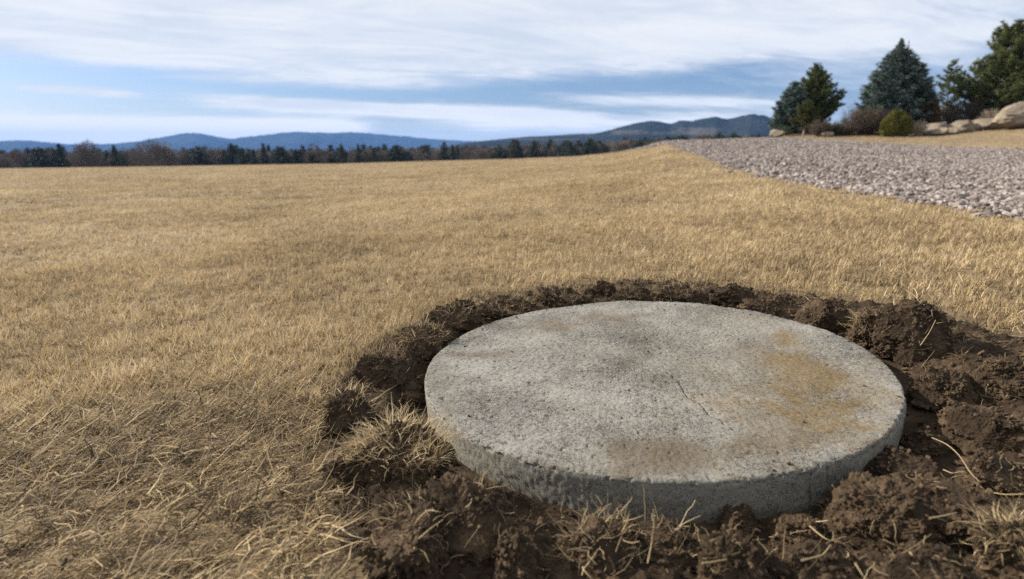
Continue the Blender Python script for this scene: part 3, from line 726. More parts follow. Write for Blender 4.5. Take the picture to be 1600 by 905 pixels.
clod(940, 856, 110, 92, 'shaggy root bound clod at the bottom below the slab', 32, tuft=60, roots=260)
clod(1150, 872, 110, 70, 'dark rounded soil lump at the bottom under the small round clod', 33, roots=40, dark=0.1)
clod(1270, 888, 130, 74, 'dark earth lump at the bottom edge with forked stalks on it', 34, roots=50, dark=0.12)
clod(1590, 850, 90, 84, 'sod with drooping grass at the bottom right corner', 35, tuft=260, roots=80, kind='sod_clump', dark=0.12)
clod(1450, 890, 120, 60, 'dark low clod at the bottom edge between the biggest clod and the corner sod', 36, roots=50, dark=0.12)

# loose stalks lying on the soil, each its own thing
def stalk(pp, rad, label, tint=0.68, lift=0.012, lifts=None):
    P = []
    for i, (px, py) in enumerate(pp):
        l = lifts[i] if lifts else lift
        q = march(px, py, lambda x, y: soil_base(x, y)[0] + l, _S2)
        P.append(q)
    P = np.array(P); s = np.linspace(0, len(P) - 1, 14); C = np.stack([np.interp(s, np.arange(len(P)), P[:, k]) for k in range(3)], 1)
    C[1:-1] = (C[:-2] + 2 * C[1:-1] + C[2:]) / 4
    a = Acc(); tube(a, C, np.linspace(rad, rad * 0.5, len(C)) * 0.72, 6, tint)
    o = a.build('straw_stalk', M_BLADE, None, True); tag(o, label, 'stalk'); return o
stalk([(1012, 880), (1018, 850), (1022, 820), (1021, 795)], 0.0012, 'upright straw stalk standing in the dark fibrous clod before the front rim', lifts=[.03, .05, .075, .095])
stalk([(1027, 826), (1034, 814), (1036, 806)], 0.0010, 'left leg of a small bent straw peak before the front rim', lifts=[.05, .065, .075])
stalk([(1036, 806), (1043, 818), (1050, 832)], 0.0010, 'right leg of a small bent straw peak before the front rim', lifts=[.075, .06, .05])
stalk([(1096, 880), (1115, 878), (1136, 874)], 0.0012, 'short straight straw lying level at the bottom below the small round clod', lift=.05)
stalk([(1265, 822), (1280, 835), (1296, 846), (1322, 838)], 0.0012, 'pale bent root on the low pinkish mound', lift=.05)
stalk([(1252, 876), (1285, 868), (1298, 852)], 0.0013, 'forked looking pale straw at the bottom on dark earth', lift=.06)
stalk([(1300, 758), (1306, 766), (1312, 776)], 0.0010, 'tiny straw sticking up beside the front right rim of the slab', lifts=[.09, .075, .06])
stalk([(1456, 684), (1480, 694), (1500, 712), (1515, 738), (1530, 752)], 0.0012, 'long pale root curving down over the heap right of the slab', lift=.045)
stalk([(1474, 734), (1488, 740), (1506, 736)], 0.0011, 'short curved pale root right of the upper big clod', lift=.05)
stalk([(1452, 810), (1475, 806), (1495, 801)], 0.0013, 'straight pale straw lying on the dark clod at right', lift=.07)
stalk([(1540, 768), (1570, 773), (1600, 772)], 0.0012, 'long level straw near the right edge of the soil', lift=.045)
stalk([(1416, 606), (1440, 620), (1465, 634)], 0.0009, 'thin straight straw leaning from the right rim of the slab', lift=.02)
stalk([(1438, 540), (1452, 520), (1462, 500)], 0.0013, 'bent straw hanging on the tall sod at right', lift=.12)
stalk([(654, 842), (670, 828), (692, 812)], 0.0012, 'pale straight straw on the big clod at lower left', lift=.07)
stalk([(1336, 880), (1346, 896), (1352, 905)], 0.0010, 'thin straw at the bottom edge right of the forked straw', lift=.06)

# fine roots and straw bits over the soil
fa = Acc(); n = 9000
x, y, z = soil_scatter(n, 0.12, 1.12, rng); n = len(x)
blades(fa, np.stack([x, y, z + 0.003], 1), 0.010 + 0.05 * rng.random(n) ** 2.8, 0.0006 + 0.0009 * rng.random(n), rng.uniform(0, 2 * PI, n), rng.uniform(0.7, 1.5, n), rng.uniform(-0.3, 0.9, n), np.clip(0.23 + 0.19 * rng.normal(size=n), 0, 1), 5, 0.45, zmin=z, taper=0.5)
tag(fa.build('loose_straw', M_BLADE), kind='stuff')

# ------------------------------------------------------------------ grass
ga = Acc()
def turf(r0, r1, dens, t0, t1, r):
    a0, a1 = math.radians(t0), math.radians(t1); n = int(dens * (a1 - a0) * (r1 * r1 - r0 * r0) / 2)
    rr_ = np.sqrt(r.uniform(r0 * r0, r1 * r1, n)); t = r.uniform(a0, a1, n); x, y = np.sin(t) * rr_, np.cos(t) * rr_
    nc = n // 9; i = r.integers(0, nc, n); own = r.random(n) < 0.28; sg = 0.30 / math.sqrt(dens / 9)    # blades grow in tufts
    x = np.where(own, x, x[i] + r.normal(0, sg, n)); y = np.where(own, y, y[i] + r.normal(0, sg, n)); rr_ = np.hypot(x, y); tuft_id = np.where(own, n - 1, i)
    q = soil_q(x, y) + fbm2(x, y, 7, 3, z=4.4) * 0.16
    aa = np.arctan2(y - LC[1], x - LC[0]); sl_ = sstep(np.cos(aa - 2.55), 0.15, 0.75); q_in = 0.95 - 0.62 * sl_ - 0.25 * sstep(np.sin(aa), 0.3, 0.9) * (1 - sl_)
    m = (q > q_in + (0.22 + 0.9 * (0.95 - q_in)) * r.random(n)) | (rr_ > 4)
    if r1 > 2.5: m &= ~in_gravel(x, y, 0.10)
    return x[m], y[m], r, r.normal(0, 1, n)[tuft_id][m], r.uniform(0, 2 * PI, n)[tuft_id][m]
def put(r0, r1, dens, wmul, lmul, segs, t0=-58, t1=58):
    x, y, r, tc, ta_ = turf(r0, r1, dens, t0, t1, rng); n = len(x); z = ground(x, y)
    rad_ = np.hypot(x, y)
    # near the camera at left the grass is long, matted and combed towards the right; farther off it is cropped and upright
    mat = sstep(-y + 0.10 * x + 0.22 * fbm2(x, y, 1.6, 3, z=3.), -1.62, -1.12) * sstep(-x, -0.75, -0.1)
    cl = fbm2(x, y, 7, 3, z=12.); cb = fbm2(x, y, 1.3, 3, z=15.); big = fbm2(x, y, 0.25, 3, z=19.)
    cl2 = fbm2(x, y, 28, 2, z=33.)
    L = (0.023 + 0.024 * r.random(n)) * (1 + 0.45 * cl + 0.25 * cl2) * (1 - mat) + (0.030 + 0.040 * r.random(n) + 0.045 * (r.random(n) < 0.10)) * mat
    L = np.clip(L * lmul, 0.008, None)
    wd = (0.0015 + 0.0014 * r.random(n)) * wmul * (1 + 0.12 * mat)
    wind = 0.95 + 0.75 * fbm2(x, y, 1.1, 3, z=21.) + 0.35 * fbm2(x, y, 6, 2, z=25.)     # heading from +Y towards +X
    azim = np.where(r.random(n) < 0.25 + 0.35 * mat, wind + r.normal(0, 0.5, n), np.where(r.random(n) < 0.45, ta_ + r.normal(0, 0.6, n), r.uniform(0, 2 * PI, n)))
    lean = (0.10 + 0.75 * r.random(n) ** 1.3) * (1 - mat) + (0.75 + 0.75 * r.random(n)) * mat
    curl = r.uniform(0.0, 0.9, n) * (1 - mat) + r.uniform(-0.1, 1.1, n) * mat
    tint = 0.56 + 0.15 * r.normal(size=n) + 0.085 * tc + 0.13 * cl + 0.15 * cb + 0.16 * big + 0.13 * fbm2(x * 0.45, y, 1.1, 4, z=61.)
    tint = tint - mat * (0.21 + 0.20 * (r.random(n) < 0.52)) - 0.24 * (r.random(n) < 0.19)
    zz = z + mat * (r.random(n) ** 2 * 0.022 + 0.020 * np.clip(fbm2(x, y, 9, 2, z=51.) + 0.2, 0, 1)); inr = np.clip(1.15 - soil_q(x, y), 0, 1); zz = np.where((inr > 0) & (rad_ < 4), np.maximum(zz, soil_base(x, y)[0] - 0.002), zz); z = np.where((inr > 0) & (rad_ < 4), zz, z); tint = tint - 0.20 * (inr > 0.1) * (rad_ < 4)
    blades(ga, np.stack([x, y, zz - 0.003], 1), L, wd, azim, lean, curl, np.clip(tint, 0, 1), segs, 0.22 + 0.30 * (segs > 3), zmin=z, r=r)
put(0.40, 2.3, 16000, 1.25, 1.0, 4, -62, 60)
put(2.3, 4.5, 9500, 1.6, 1.0, 3)
put(4.5, 9, 3300, 2.2, 1.05, 2, -54, 54)
put(9, 18, 820, 3.6, 1.15, 2, -50, 50)
put(18, 36, 200, 6.0, 1.35, 2, -48, 48)
put(36, 85, 42, 11.0, 1.6, 2, -46, 46)
grass = ga.build('grass', M_BLADE); tag(grass, kind='stuff')

# ------------------------------------------------------------------ gravel
gv = Acc()
def stones(r0, r1, dens, s0, s1, lvl, t0=2, t1=62):
    a0, a1 = math.radians(t0), math.radians(t1); n = int(dens * (a1 - a0) * (r1 * r1 - r0 * r0) / 2)
    rr_ = np.sqrt(rng.uniform(r0 * r0, r1 * r1, n)); t = rng.uniform(a0, a1, n); x, y = np.sin(t) * rr_, np.cos(t) * rr_
    m = in_gravel(x, y, 0.26); x, y = x[m], y[m]; n = len(x)
    s = s0 + (s1 - s0) * rng.random(n) ** 1.7
    scatter_stones(gv, np.stack([x, y, ground(x, y) + s * rng.uniform(-0.1, 0.75, n)], 1), s, lvl, rng, 0.30, 0.8)
stones(2.6, 7, 1300, 0.009, 0.034, 1)
stones(7, 18, 520, 0.012, 0.037, 0)
stones(18, 34, 130, 0.022, 0.055, 0)
stones(34, 56, 46, 0.035, 0.075, 0)
gravel = gv.build('gravel', M_STONE); tag(gravel, kind='stuff')

# ------------------------------------------------------------------ trees, shrubs, rocks on the bank
def place(px, py, depth):
    """a point on the land below a pixel column at a given depth"""
    d = pix_dir(px, py); s = depth / d.y; x, y = d.x * s, depth
    return np.array([x, y, float(ground(np.array([x]), np.array([y]))[0])])
def top_z(py, P):
    """height at P that shows at pixel row py"""
    c, s = math.cos(PITCH), math.sin(PITCH); k = (452.5 - py) / FPX
    return H + P[1] * (k * c - s) / (c + k * s)
def px_m(P): return (P[1] * math.cos(PITCH)) / FPX                       # metres per photograph pixel there

def spruce_geo(Ht, R, prof, seed, nb, droop=0.18, twig=0.055, step=0.12, z0=0.03, lean=0.0, dens=1.0):
    r = np.random.default_rng(seed); ac = Acc(); br = Acc(); Ps, Ds, Ls, Ts = [], [], [], []
    pz, pr = zip(*prof)
    for k in range(nb):
        f = z0 + (0.985 - z0) * ((k + r.random()) / nb) ** 1.12
        L = R * np.interp(f, pz, pr) * r.uniform(0.78, 1.10); a = k * 2.39996 + r.normal(0, 0.35)
        c, s = math.sin(a), math.cos(a)
        m = max(2, int(L / step * dens)); t = np.linspace(0.22, 1.0, m)
        dz = L * (-droop * t + (droop * 0.9) * t * t) + 0.10 * L * (1 - f) * 0
        up = f > 0.85
        dz = dz + L * (0.75 if f > 0.9 else 0.22) * t * t
        P = np.stack([c * L * t, s * L * t, f * Ht + dz], 1); Db = np.array([c, s, 0.0])
        side = np.array([s, -c, 0.0])
        base_t = r.uniform(0.25, 0.75)
        for sg in (-1, 1):
            for rep in range(2):
                ang_ = r.uniform(0.5, 1.15, m); dd = Db * np.cos(ang_)[:, None] + side * (sg * np.sin(ang_))[:, None]; dd[:, 2] += r.normal(0.05, 0.30, m)
                Ps.append(P + r.normal(0, 0.05 * step / 0.12, (m, 3))); Ds.append(dd); Ls.append(np.clip(L * 0.34 * (1.15 - t * 0.75), min(0.14, 0.05 + 0.4 * L), 0.55) * r.uniform(0.7, 1.2, m)); Ts.append(np.clip(base_t + 0.25 * t - 0.12 + r.normal(0, 0.12, m), 0, 1))
        Ps.append(P); Ds.append(np.repeat(Db[None], m, 0) + r.normal(0, 0.2, (m, 3)) + [0, 0, 0.1]); Ls.append(np.full(m, min(0.26, 0.08 + 0.5 * L)) * r.uniform(.8, 1.2, m)); Ts.append(np.full(m, base_t))
        Ps.append(P[-1:]); Ds.append(Db[None] + [[0, 0, 0.15]]); Ls.append(np.array([min(0.34, 0.08 + 0.6 * L)])); Ts.append(np.array([min(1, base_t + .2)]))
        if k % 2 == 0: tube(br, np.stack([np.zeros(3) + [0, 0, f * Ht], P[-1] * 0.55 + np.array([0, 0, f * Ht]) * 0.45, P[-1]]), [0.012 + 0.02 * (1 - f), 0.012, 0.006], 4)
    n = 10; zt = np.linspace(0.93, 1.0, n) * Ht
    for rep in range(5):
        Ps.append(np.stack([np.zeros(n), np.zeros(n), zt], 1)); aa = r.uniform(0, 2 * PI, n); Ds.append(np.stack([np.sin(aa) * .6, np.cos(aa) * .6, np.ones(n)], 1)); Ls.append(np.linspace(0.30, 0.10, n) * Ht / 7); Ts.append(np.full(n, 0.45))
    P = np.concatenate(Ps); L = np.concatenate(Ls)
    P[:, 0] += lean * P[:, 2]
    spikes(ac, P, np.concatenate(Ds), L, twig * r.uniform(0.7, 1.3, len(P)), np.concatenate(Ts))
    return ac, br

def pine_geo(Ht, R, prof, seed, nb, clump=0.24, per=34, z0=0.15, lean=0.0, upturn=0.35, fill=0.45, W=0.022):
    r = np.random.default_rng(seed); ac = Acc(); br = Acc(); pz, pr = zip(*prof)
    C, Dc, Tc = [], [], []
    for k in range(nb):
        f = z0 + (0.97 - z0) * ((k + r.random()) / nb)
        L = R * np.interp(f, pz, pr) * r.uniform(0.62, 1.12); a = k * 2.39996 + r.normal(0, 0.5)
        d = np.array([math.sin(a), math.cos(a), 0]); sl = r.uniform(-0.05, 0.35) + 0.5 * max(0, f - 0.6)
        ts = np.linspace(0, 1, 6); pts = np.stack([d[0] * L * ts + lean * f * Ht, d[1] * L * ts, f * Ht + L * (sl * ts + upturn * ts ** 2)], 1)
        tube(br, pts, np.linspace(0.018 + 0.035 * (1 - f) * Ht / 8, 0.008, 6), 4)
        m = max(2, int(L * (1 - fill) / (clump * 0.5)) + 1); sd_ = np.array([d[1], -d[0], 0])
        for t in np.linspace(fill, 1, m):
            p = np.array([np.interp(t, ts, pts[:, q]) for q in range(3)])
            for sg in (-1, 0, 1):
                if sg == 0 or t < 0.95:
                    out = L * 0.24 * (1.1 - t) * r.uniform(0.3, 1.2)
                    C.append(p + sd_ * sg * out + d * abs(sg) * out * 0.6 + r.normal(0, clump * 0.22, 3) + np.array([0, 0, abs(sg) * out * 0.35])); Dc.append(d * 0.55 + sd_ * sg * 0.5 + np.array([0, 0, 0.85]) + r.normal(0, 0.2, 3)); Tc.append(np.clip(0.22 + 0.4 * r.random() + 0.2 * t, 0, 1))
    for q in range(5): C.append(np.array([lean * Ht, 0, Ht * (0.93 + 0.018 * q) - 0.05])); Dc.append(np.array([0, 0, 1.0])); Tc.append(0.5)
    C, Dc, Tc = np.array(C), np.array(Dc), np.array(Tc); n = len(C)
    Dc /= np.linalg.norm(Dc, axis=1)[:, None]
    d = r.normal(size=(n, per, 3)); d /= np.linalg.norm(d, axis=2)[:, :, None]; d = d * 0.8 + Dc[:, None] * 1.15
    spikes(ac, np.repeat(C, per, 0), d.reshape(-1, 3), clump * r.uniform(0.65, 1.2, n * per), W, np.clip(np.repeat(Tc, per) + r.normal(0, 0.10, n * per), 0, 1))
    return ac, br

def tree_obj(P, ac, br, Ht, trunk_r, mat, bark, name, label, cat, group=None, lean=0.0, z_to=0.9):
    root = empty(name, tuple(P - [0, 0, 0.05]), label, cat, group)
    tr = Acc(); zz = np.linspace(-0.3, Ht * z_to, 9); tube(tr, np.stack([lean * zz + 0.03 * np.sin(zz), 0.03 * np.cos(zz * 1.3), zz], 1), trunk_r * (1.03 - zz.clip(0) / Ht), 8)
    t = tr.build('trunk', bark, root, True)
    if br is not None and br.n: br.build('branch', bark, root, True)['kind'] = 'stuff'
    ac.build('crown', mat, root); return root

SPRUCE_PROF = [(0, 0.88), (0.10, 1.0), (0.25, 0.98), (0.42, 0.86), (0.60, 0.66), (0.74, 0.46), (0.84, 0.24), (0.90, 0.09), (0.94, 0.03), (1.0, 0.01)]
DOME_PROF = [(0, 0.8), (0.15, 1.0), (0.35, 0.95), (0.55, 0.74), (0.75, 0.48), (0.9, 0.24), (1.0, 0.06)]
# big blue spruce
P = place(1398, 207, 46); m = px_m(P); Ht = top_z(60, P) - P[2]
ac, br = spruce_geo(Ht, 49 * m, SPRUCE_PROF, 3, 760, twig=0.050, step=0.15, lean=-0.085)
tree_obj(P, ac, br, Ht, 0.16, M_SPRUCE, M_BARK, 'blue_spruce', 'tall full blue spruce with a spire top, the widest tree on the bank', 'spruce tree', lean=-0.085)
# the pair at the left
P = place(1234, 209, 49); m = px_m(P); Ht = top_z(128, P) - P[2]
ac, br = spruce_geo(Ht, 28 * m, DOME_PROF, 5, 260, twig=0.060, step=0.16)
tree_obj(P, ac, br, Ht, 0.13, M_SPRUCE, M_BARK, 'blue_spruce', 'bluish spruce forming the lower left side of the leftmost tree cluster', 'spruce tree')
P = place(1264, 208, 50); m = px_m(P); Ht = top_z(101, P) - P[2]
ac, br = pine_geo(Ht, 43 * m, [(0, 0.8), (0.2, 1.0), (0.4, 0.90), (0.6, 0.62), (0.75, 0.36), (0.86, 0.2), (1, 0.06)], 8, 150, clump=0.25, per=16, z0=0.06, fill=0.2, W=0.020)
tree_obj(P, ac, br, Ht, 0.15, M_PINE, M_BARK, 'pine_tree', 'dark green pine with a knobbly top in the leftmost tree cluster', 'pine tree')
P = place(1256, 209, 46); m = px_m(P); Ht = top_z(158, P) - P[2]
ac, br = pine_geo(Ht, 20 * m, [(0, 0.6), (0.25, 1.0), (0.5, 0.9), (0.75, 0.6), (1, 0.2)], 12, 46, clump=0.20, per=16, z0=0.16, fill=0.3, W=0.018)
tree_obj(P, ac, br, Ht, 0.10, M_YPINE, M_PALEBARK, 'pine_tree', 'small yellowish pine with a pale trunk before the leftmost dark pine', 'pine tree')
# thin pine between the big trees
P = place(1474, 190, 56); m = px_m(P); Ht = top_z(94, P) - P[2]
ac, br = pine_geo(Ht, 17 * m, [(0, 1.0), (0.4, 1.0), (0.7, 0.9), (0.88, 0.6), (1, 0.2)], 15, 40, clump=0.22, per=14, z0=0.2, fill=0.25, W=0.018)
tree_obj(P, ac, br, Ht, 0.10, M_PINE, M_BARK, 'pine_tree', 'thin open pine with sky showing through, right of the blue spruce', 'pine tree')
# large pine at right
P = place(1566, 200, 44); m = px_m(P); Ht = top_z(40, P) - P[2]
ac, br = pine_geo(Ht, 72 * m, [(0, 0.9), (0.15, 1.0), (0.33, 0.96), (0.5, 0.72), (0.66, 0.53), (0.8, 0.38), (0.92, 0.27), (1, 0.18)], 21, 170, clump=0.27, per=15, z0=0.08, fill=0.25, W=0.020, lean=-0.09)
tree_obj(P, ac, br, Ht, 0.18, M_PINE, M_BARK, 'pine_tree', 'largest olive green pine at the right, brown twiggy lower branches above the boulder', 'pine tree', lean=-0.09)
P = place(1630, 195, 47); m = px_m(P); Ht = top_z(78, P) - P[2]
ac, br = pine_geo(Ht, 40 * m, [(0, 0.9), (0.3, 1.0), (0.6, 0.8), (0.85, 0.5), (1, 0.2)], 23, 70, clump=0.28, per=16, z0=0.28, fill=0.3, W=0.022)
tree_obj(P, ac, br, Ht, 0.14, M_DARK, M_BARK, 'pine_tree', 'dark pine cut off by the right edge of the photo behind the boulder', 'pine tree')

def cone_shrub(px, py, depth, ytop, halfpx, mat, label, seed, power=0.62, n=5200):
    r = np.random.default_rng(seed); P = place(px, py, depth); m = px_m(P); Ht = top_z(ytop, P) - P[2]; R = halfpx * m
    f = r.random(n) ** 1.25; a = r.uniform(0, 2 * PI, n); rad = R * (np.sin(np.clip(f * 0.86 + 0.14, 0, 1) * PI) ** power) * np.clip(1.06 - f * 0.35, 0, 1) * (0.72 + 0.30 * r.random(n) ** .5)
    pos = np.stack([np.sin(a) * rad, np.cos(a) * rad, f * Ht], 1); lum = fbm(pos, 2.2, 3, off=seed)
    pos *= (1 + 0.16 * lum)[:, None]
    d = np.stack([np.sin(a) * 0.7, np.cos(a) * 0.7, np.full(n, 0.8)], 1) + r.normal(0, 0.35, (n, 3))
    ac = Acc(); spikes(ac, pos, d, 0.15 * r.uniform(.6, 1.3, n), 0.030, np.clip(0.45 + 0.3 * lum + r.normal(0, .15, n), 0, 1))
    root = empty('conical_shrub', tuple(P), label, 'shrub'); st = Acc()
    tube(st, [(0, 0, -0.2), (0.02, 0, Ht * 0.3), (0, 0.01, Ht * 0.7)], [0.06, 0.045, 0.02], 6); st.build('stem', M_BARK, root, True); ac.build('foliage', mat, root); return root
cone_shrub(1398, 211, 41.5, 175, 22, M_OLIVE, 'olive green egg shaped shrub in front of the blue spruce', 31)
cone_shrub(1446, 204, 44, 152, 17, M_RUST, 'rusty brown conical shrub at the right foot of the blue spruce', 32, n=3800)

def twig_shrub(px, py, depth, ytop, halfpx, mat, label, seed, stems=120, cat='shrub', lean=0.75, rad=0.012, leaf=900):
    r = np.random.default_rng(seed); P = place(px, py, depth); m = px_m(P); Ht = (top_z(ytop, P) - P[2]) ; R = halfpx * m
    ac = Acc(); tips, dirs = [], []
    for k in range(stems):
        a = r.uniform(0, 2 * PI); q = r.random() ** .6; h = Ht * (1 - 0.42 * q * q) * r.uniform(0.72, 1.05); ts = np.linspace(0, 1, 5)
        pts = np.stack([np.sin(a) * R * (0.12 + 0.88 * q * ts ** 0.8), np.cos(a) * R * (0.12 + 0.88 * q * ts ** 0.8), h * ts ** 0.9 - 0.05], 1) + r.normal(0, 0.03, (5, 3))
        tube(ac, pts, np.linspace(rad, rad * 0.35, 5), 3, r.uniform(0.2, 0.8))
        for t in r.uniform(0.3, 1, 8):
            tips.append([np.interp(t, ts, pts[:, c]) for c in range(3)]); dirs.append(np.array([np.sin(a), np.cos(a), 1.0]) + r.normal(0, 0.7, 3))
    tips, dirs = np.array(tips), np.array(dirs)
    spikes(ac, tips, dirs, Ht * 0.20 * r.uniform(0.5, 1.2, len(tips)), rad * 0.9, r.uniform(0.2, 0.9, len(tips)))
    if leaf:
        i = r.integers(0, len(tips), leaf); spikes(ac, tips[i] + r.normal(0, 0.10, (leaf, 3)), dirs[i] + r.normal(0, .8, (leaf, 3)), 0.14, 0.022, r.uniform(0, 1, leaf))
    o = ac.build('twiggy_shrub', mat); o.location = tuple(P); return tag(o, label, cat)
twig_shrub(1352, 210, 44, 163, 36, M_BROWN, 'wide brown bare twig shrub at the left foot of the blue spruce', 41, 230, leaf=1700)
twig_shrub(1322, 209, 43.5, 186, 22, M_BROWN, 'low brown twig shrub left of the wide brown one', 42, 130)
twig_shrub(1326, 206, 50, 160, 17, M_PALETWIG, 'pale sparse bare shrub against the sky between the two left trees', 43, 46, leaf=0, rad=0.010)
twig_shrub(1300, 209, 44, 190, 17, M_JUN, 'low greyish green juniper right of the leftmost trees', 44, 90, leaf=1500)
twig_shrub(1280, 210, 43.6, 184, 16, M_BROWN, 'small brown bush under the leftmost pine', 45, 80)
twig_shrub(1434, 209, 41, 188, 12, M_PALETWIG, 'tuft of pale dry stems between the olive shrub and the stone ledge', 46, 90, leaf=300)
twig_shrub(1508, 194, 44.5, 150, 34, M_BROWN, 'dense brown twig thicket under the largest pine', 47, 200, leaf=1500)
twig_shrub(1476, 194, 47, 158, 16, M_BROWN, 'brown twig bush behind the stone ledge, below the thin pine', 48, 90, leaf=700)
twig_shrub(1545, 190, 42.0, 168, 14, M_PALETWIG, 'pale dry grass clump left of the big boulder', 49, 110, leaf=300)
twig_shrub(1222, 211, 46, 196, 12, M_JUN, 'small green ground bush beside the left end boulder', 50, 60, leaf=800)

def rock(px, py, depth, wpx, ytop, dpt, label, seed, tilt=0.0, lvl=4, cuts=7, name='boulder', sink=0.25, box=1.0):
    r = np.random.default_rng(seed); P = place(px, py, depth); m = px_m(P); hz_ = (top_z(ytop, P) - P[2])
    V, F = ico(lvl); v = np.sign(V) * np.abs(V) ** box * (1 + 0.22 * fbm(V, 1.2, 3, .5, seed))[:, None]
    for _ in range(cuts):
        c = r.normal(size=3); c[2] = abs(c[2]) * .7; c /= np.linalg.norm(c); hh = v @ c; v = v - np.clip(hh - r.uniform(.6, .85), 0, None)[:, None] * c * .92
    v = v * (1 + 0.03 * fbm(V, 6, 3, .6, seed + 5))[:, None]
    v = v / np.abs(v).max(0) * np.array([wpx * m / 2, dpt / 2, hz_ * (1 - sink / 2) / (1 + 0) * 0.62])
    v[:, 2] += hz_ - v[:, 2].max(); v[:, 2] += tilt * v[:, 0]
    o = mk(name, v, F, M_ROCK, smooth=False, attrs={'tint': np.full(len(v), .5)}); o.location = tuple(P)
    o.rotation_euler.z = 0.0; return tag(o, label, 'rock')
rock(1592, 199, 39.0, 84, 158, 2.6, 'large pale rounded boulder at the right edge of the bank', 61, cuts=5)
rock(1213, 216, 43.5, 24, 202, 1.2, 'small pale boulder at the left end of the bank', 62)
rock(1294, 211, 43, 20, 206, 0.8, 'low flat stone under the leftmost pines', 63)
for k, (px, py, w_, yt, lb) in enumerate([(1464, 207, 38, 191, 'left end block of the low stone ledge, pale and rough'), (1500, 204, 46, 188, 'long middle block of the low stone ledge'), (1536, 201, 38, 185, 'right block of the low stone ledge beside the big boulder'), (1463, 209, 20, 200, 'small pale stone lying before the left end of the stone ledge'), (1492, 207, 20, 199, 'second small stone before the middle of the stone ledge')]):
    rock(px, py, 41.5 - 0.8 * (k > 2), w_ * 1.25, yt, 1.6, lb, 70 + k, tilt=0.05, name='ledge_stone', box=0.55 if k < 3 else 0.8, lvl=5, cuts=5)

# dark mulch under the planting
u0 = np.linspace(1212, 1640, 90); up_ = np.interp(u0, [1212, 1300, 1380, 1450, 1550, 1640], [212.5, 210.5, 212, 208.5, 202.5, 199.5])
near = []
for a, b in zip(u0, up_):
    q = at(a, b); near.append(q)
near = np.array(near); rows = []
for k in range(16):
    q = near[:, :2] * (1 + 0.028 * k) ; rows.append(np.stack([q[:, 0], q[:, 1], ground(q[:, 0], q[:, 1]) + 0.03 + 0.10 * sstep(np.full(len(q), k), 0, 3)], 1))
Vb = np.concatenate(rows); mulch = mk('mulch_bed', Vb, grid_faces(16, 90), M_MULCH, smooth=True, attrs={'tint': np.full(len(Vb), .5)}); tag(mulch, kind='structure')

# ------------------------------------------------------------------ the wood beyond the field
def bare_geo(Ht, R, seed, nl=5, round_=1.0, thick=1.0):
    r = np.random.default_rng(seed); ac = Acc(); tips = []
    def grow(p, d, L, rad, lev):
        n = 3; pts = [p]; dd = d
        for k in range(n):
            dd = dd + r.normal(0, 0.16, 3) + np.array([0, 0, 0.05]); dd = dd / np.linalg.norm(dd); pts.append(pts[-1] + dd * L / n)
        tube(ac, np.array(pts), np.linspace(rad, rad * 0.6, n + 1), 4 if lev < 2 else 3, 0.35)
        if lev >= nl: tips.append((pts[-1], dd, L)); return
        for k in range(r.integers(2, 4) + (lev == 0)):
            a = r.uniform(0, 2 * PI); sp = r.uniform(0.35, 0.85) * round_; s = np.cross(dd, [math.sin(a), math.cos(a), .3]); s /= np.linalg.norm(s)
            nd = dd * math.cos(sp) + s * math.sin(sp); grow(pts[-1] if k else pts[-1], nd, L * r.uniform(0.66, 0.86), rad * 0.58, lev + 1)
    grow(np.array([0, 0, -0.2]), np.array([0, 0, 1.0]), Ht * 0.26, Ht * 0.018 * thick, 0)
    P = np.array([t[0] for t in tips]); Dd = np.array([t[1] for t in tips]); k = 15
    P2 = np.repeat(P, k, 0); D2 = np.repeat(Dd, k, 0) + r.normal(0, 0.65, (len(P2), 3))
    spikes(ac, P2, D2, Ht * 0.085 * r.uniform(.5, 1.3, len(P2)), Ht * 0.0058, r.uniform(0.15, .9, len(P2)))
    V, F, A = ac.arrays(); zmax = V[:, 2].max(); V[:, 2] *= Ht / zmax; rr0 = np.percentile(np.hypot(V[:, 0], V[:, 1]), 97); V[:, :2] *= R / rr0
    return V, F, A
def dome_geo(Ht, R, seed, n=3400):
    r = np.random.default_rng(seed); V0, F0, A0 = bare_geo(Ht, R, seed, 4); ac = Acc()
    for f in F0: (ac.T if f.shape[1] == 3 else ac.Q).append(f)
    ac.V.append(V0 * np.array([0.8, 0.8, 0.9])); ac.A.append(A0); ac.n = len(V0)
    d = r.normal(size=(n, 3)); d[:, 2] = np.abs(d[:, 2]) - 0.15; d /= np.linalg.norm(d, axis=1)[:, None]; q = r.random(n) ** 0.45
    lum = 1 + 0.16 * fbm(d, 2.2, 3, off=seed)
    P = np.stack([d[:, 0] * R, d[:, 1] * R, Ht * 0.36 + d[:, 2] * Ht * 0.60], 1) * 1.0; P = np.array([0, 0, Ht * 0.36]) + (P - [0, 0, Ht * 0.36]) * (q * lum)[:, None]
    spikes(ac, P, d + r.normal(0, 0.45, (n, 3)) + [0, 0, 0.25], Ht * 0.10 * r.uniform(.5, 1.4, n), Ht * 0.0050, r.uniform(0.2, 0.9, n))
    V, F, A = ac.arrays(); V[:, 2] *= Ht / V[:, 2].max(); return V, F, A
def dark_geo(Ht, R, seed, prof, nb=110):
    ac, br = spruce_geo(Ht, R, prof, seed, nb, twig=0.26, step=0.55, droop=0.1)
    return ac.arrays()
PT = [(0, 0.8), (0.2, 1.0), (0.5, 0.66), (0.8, 0.28), (1, 0.03)]; BR = [(0, 0.75), (0.28, 1.0), (0.52, 0.86), (0.75, 0.55), (0.9, 0.27), (1, 0.06)]
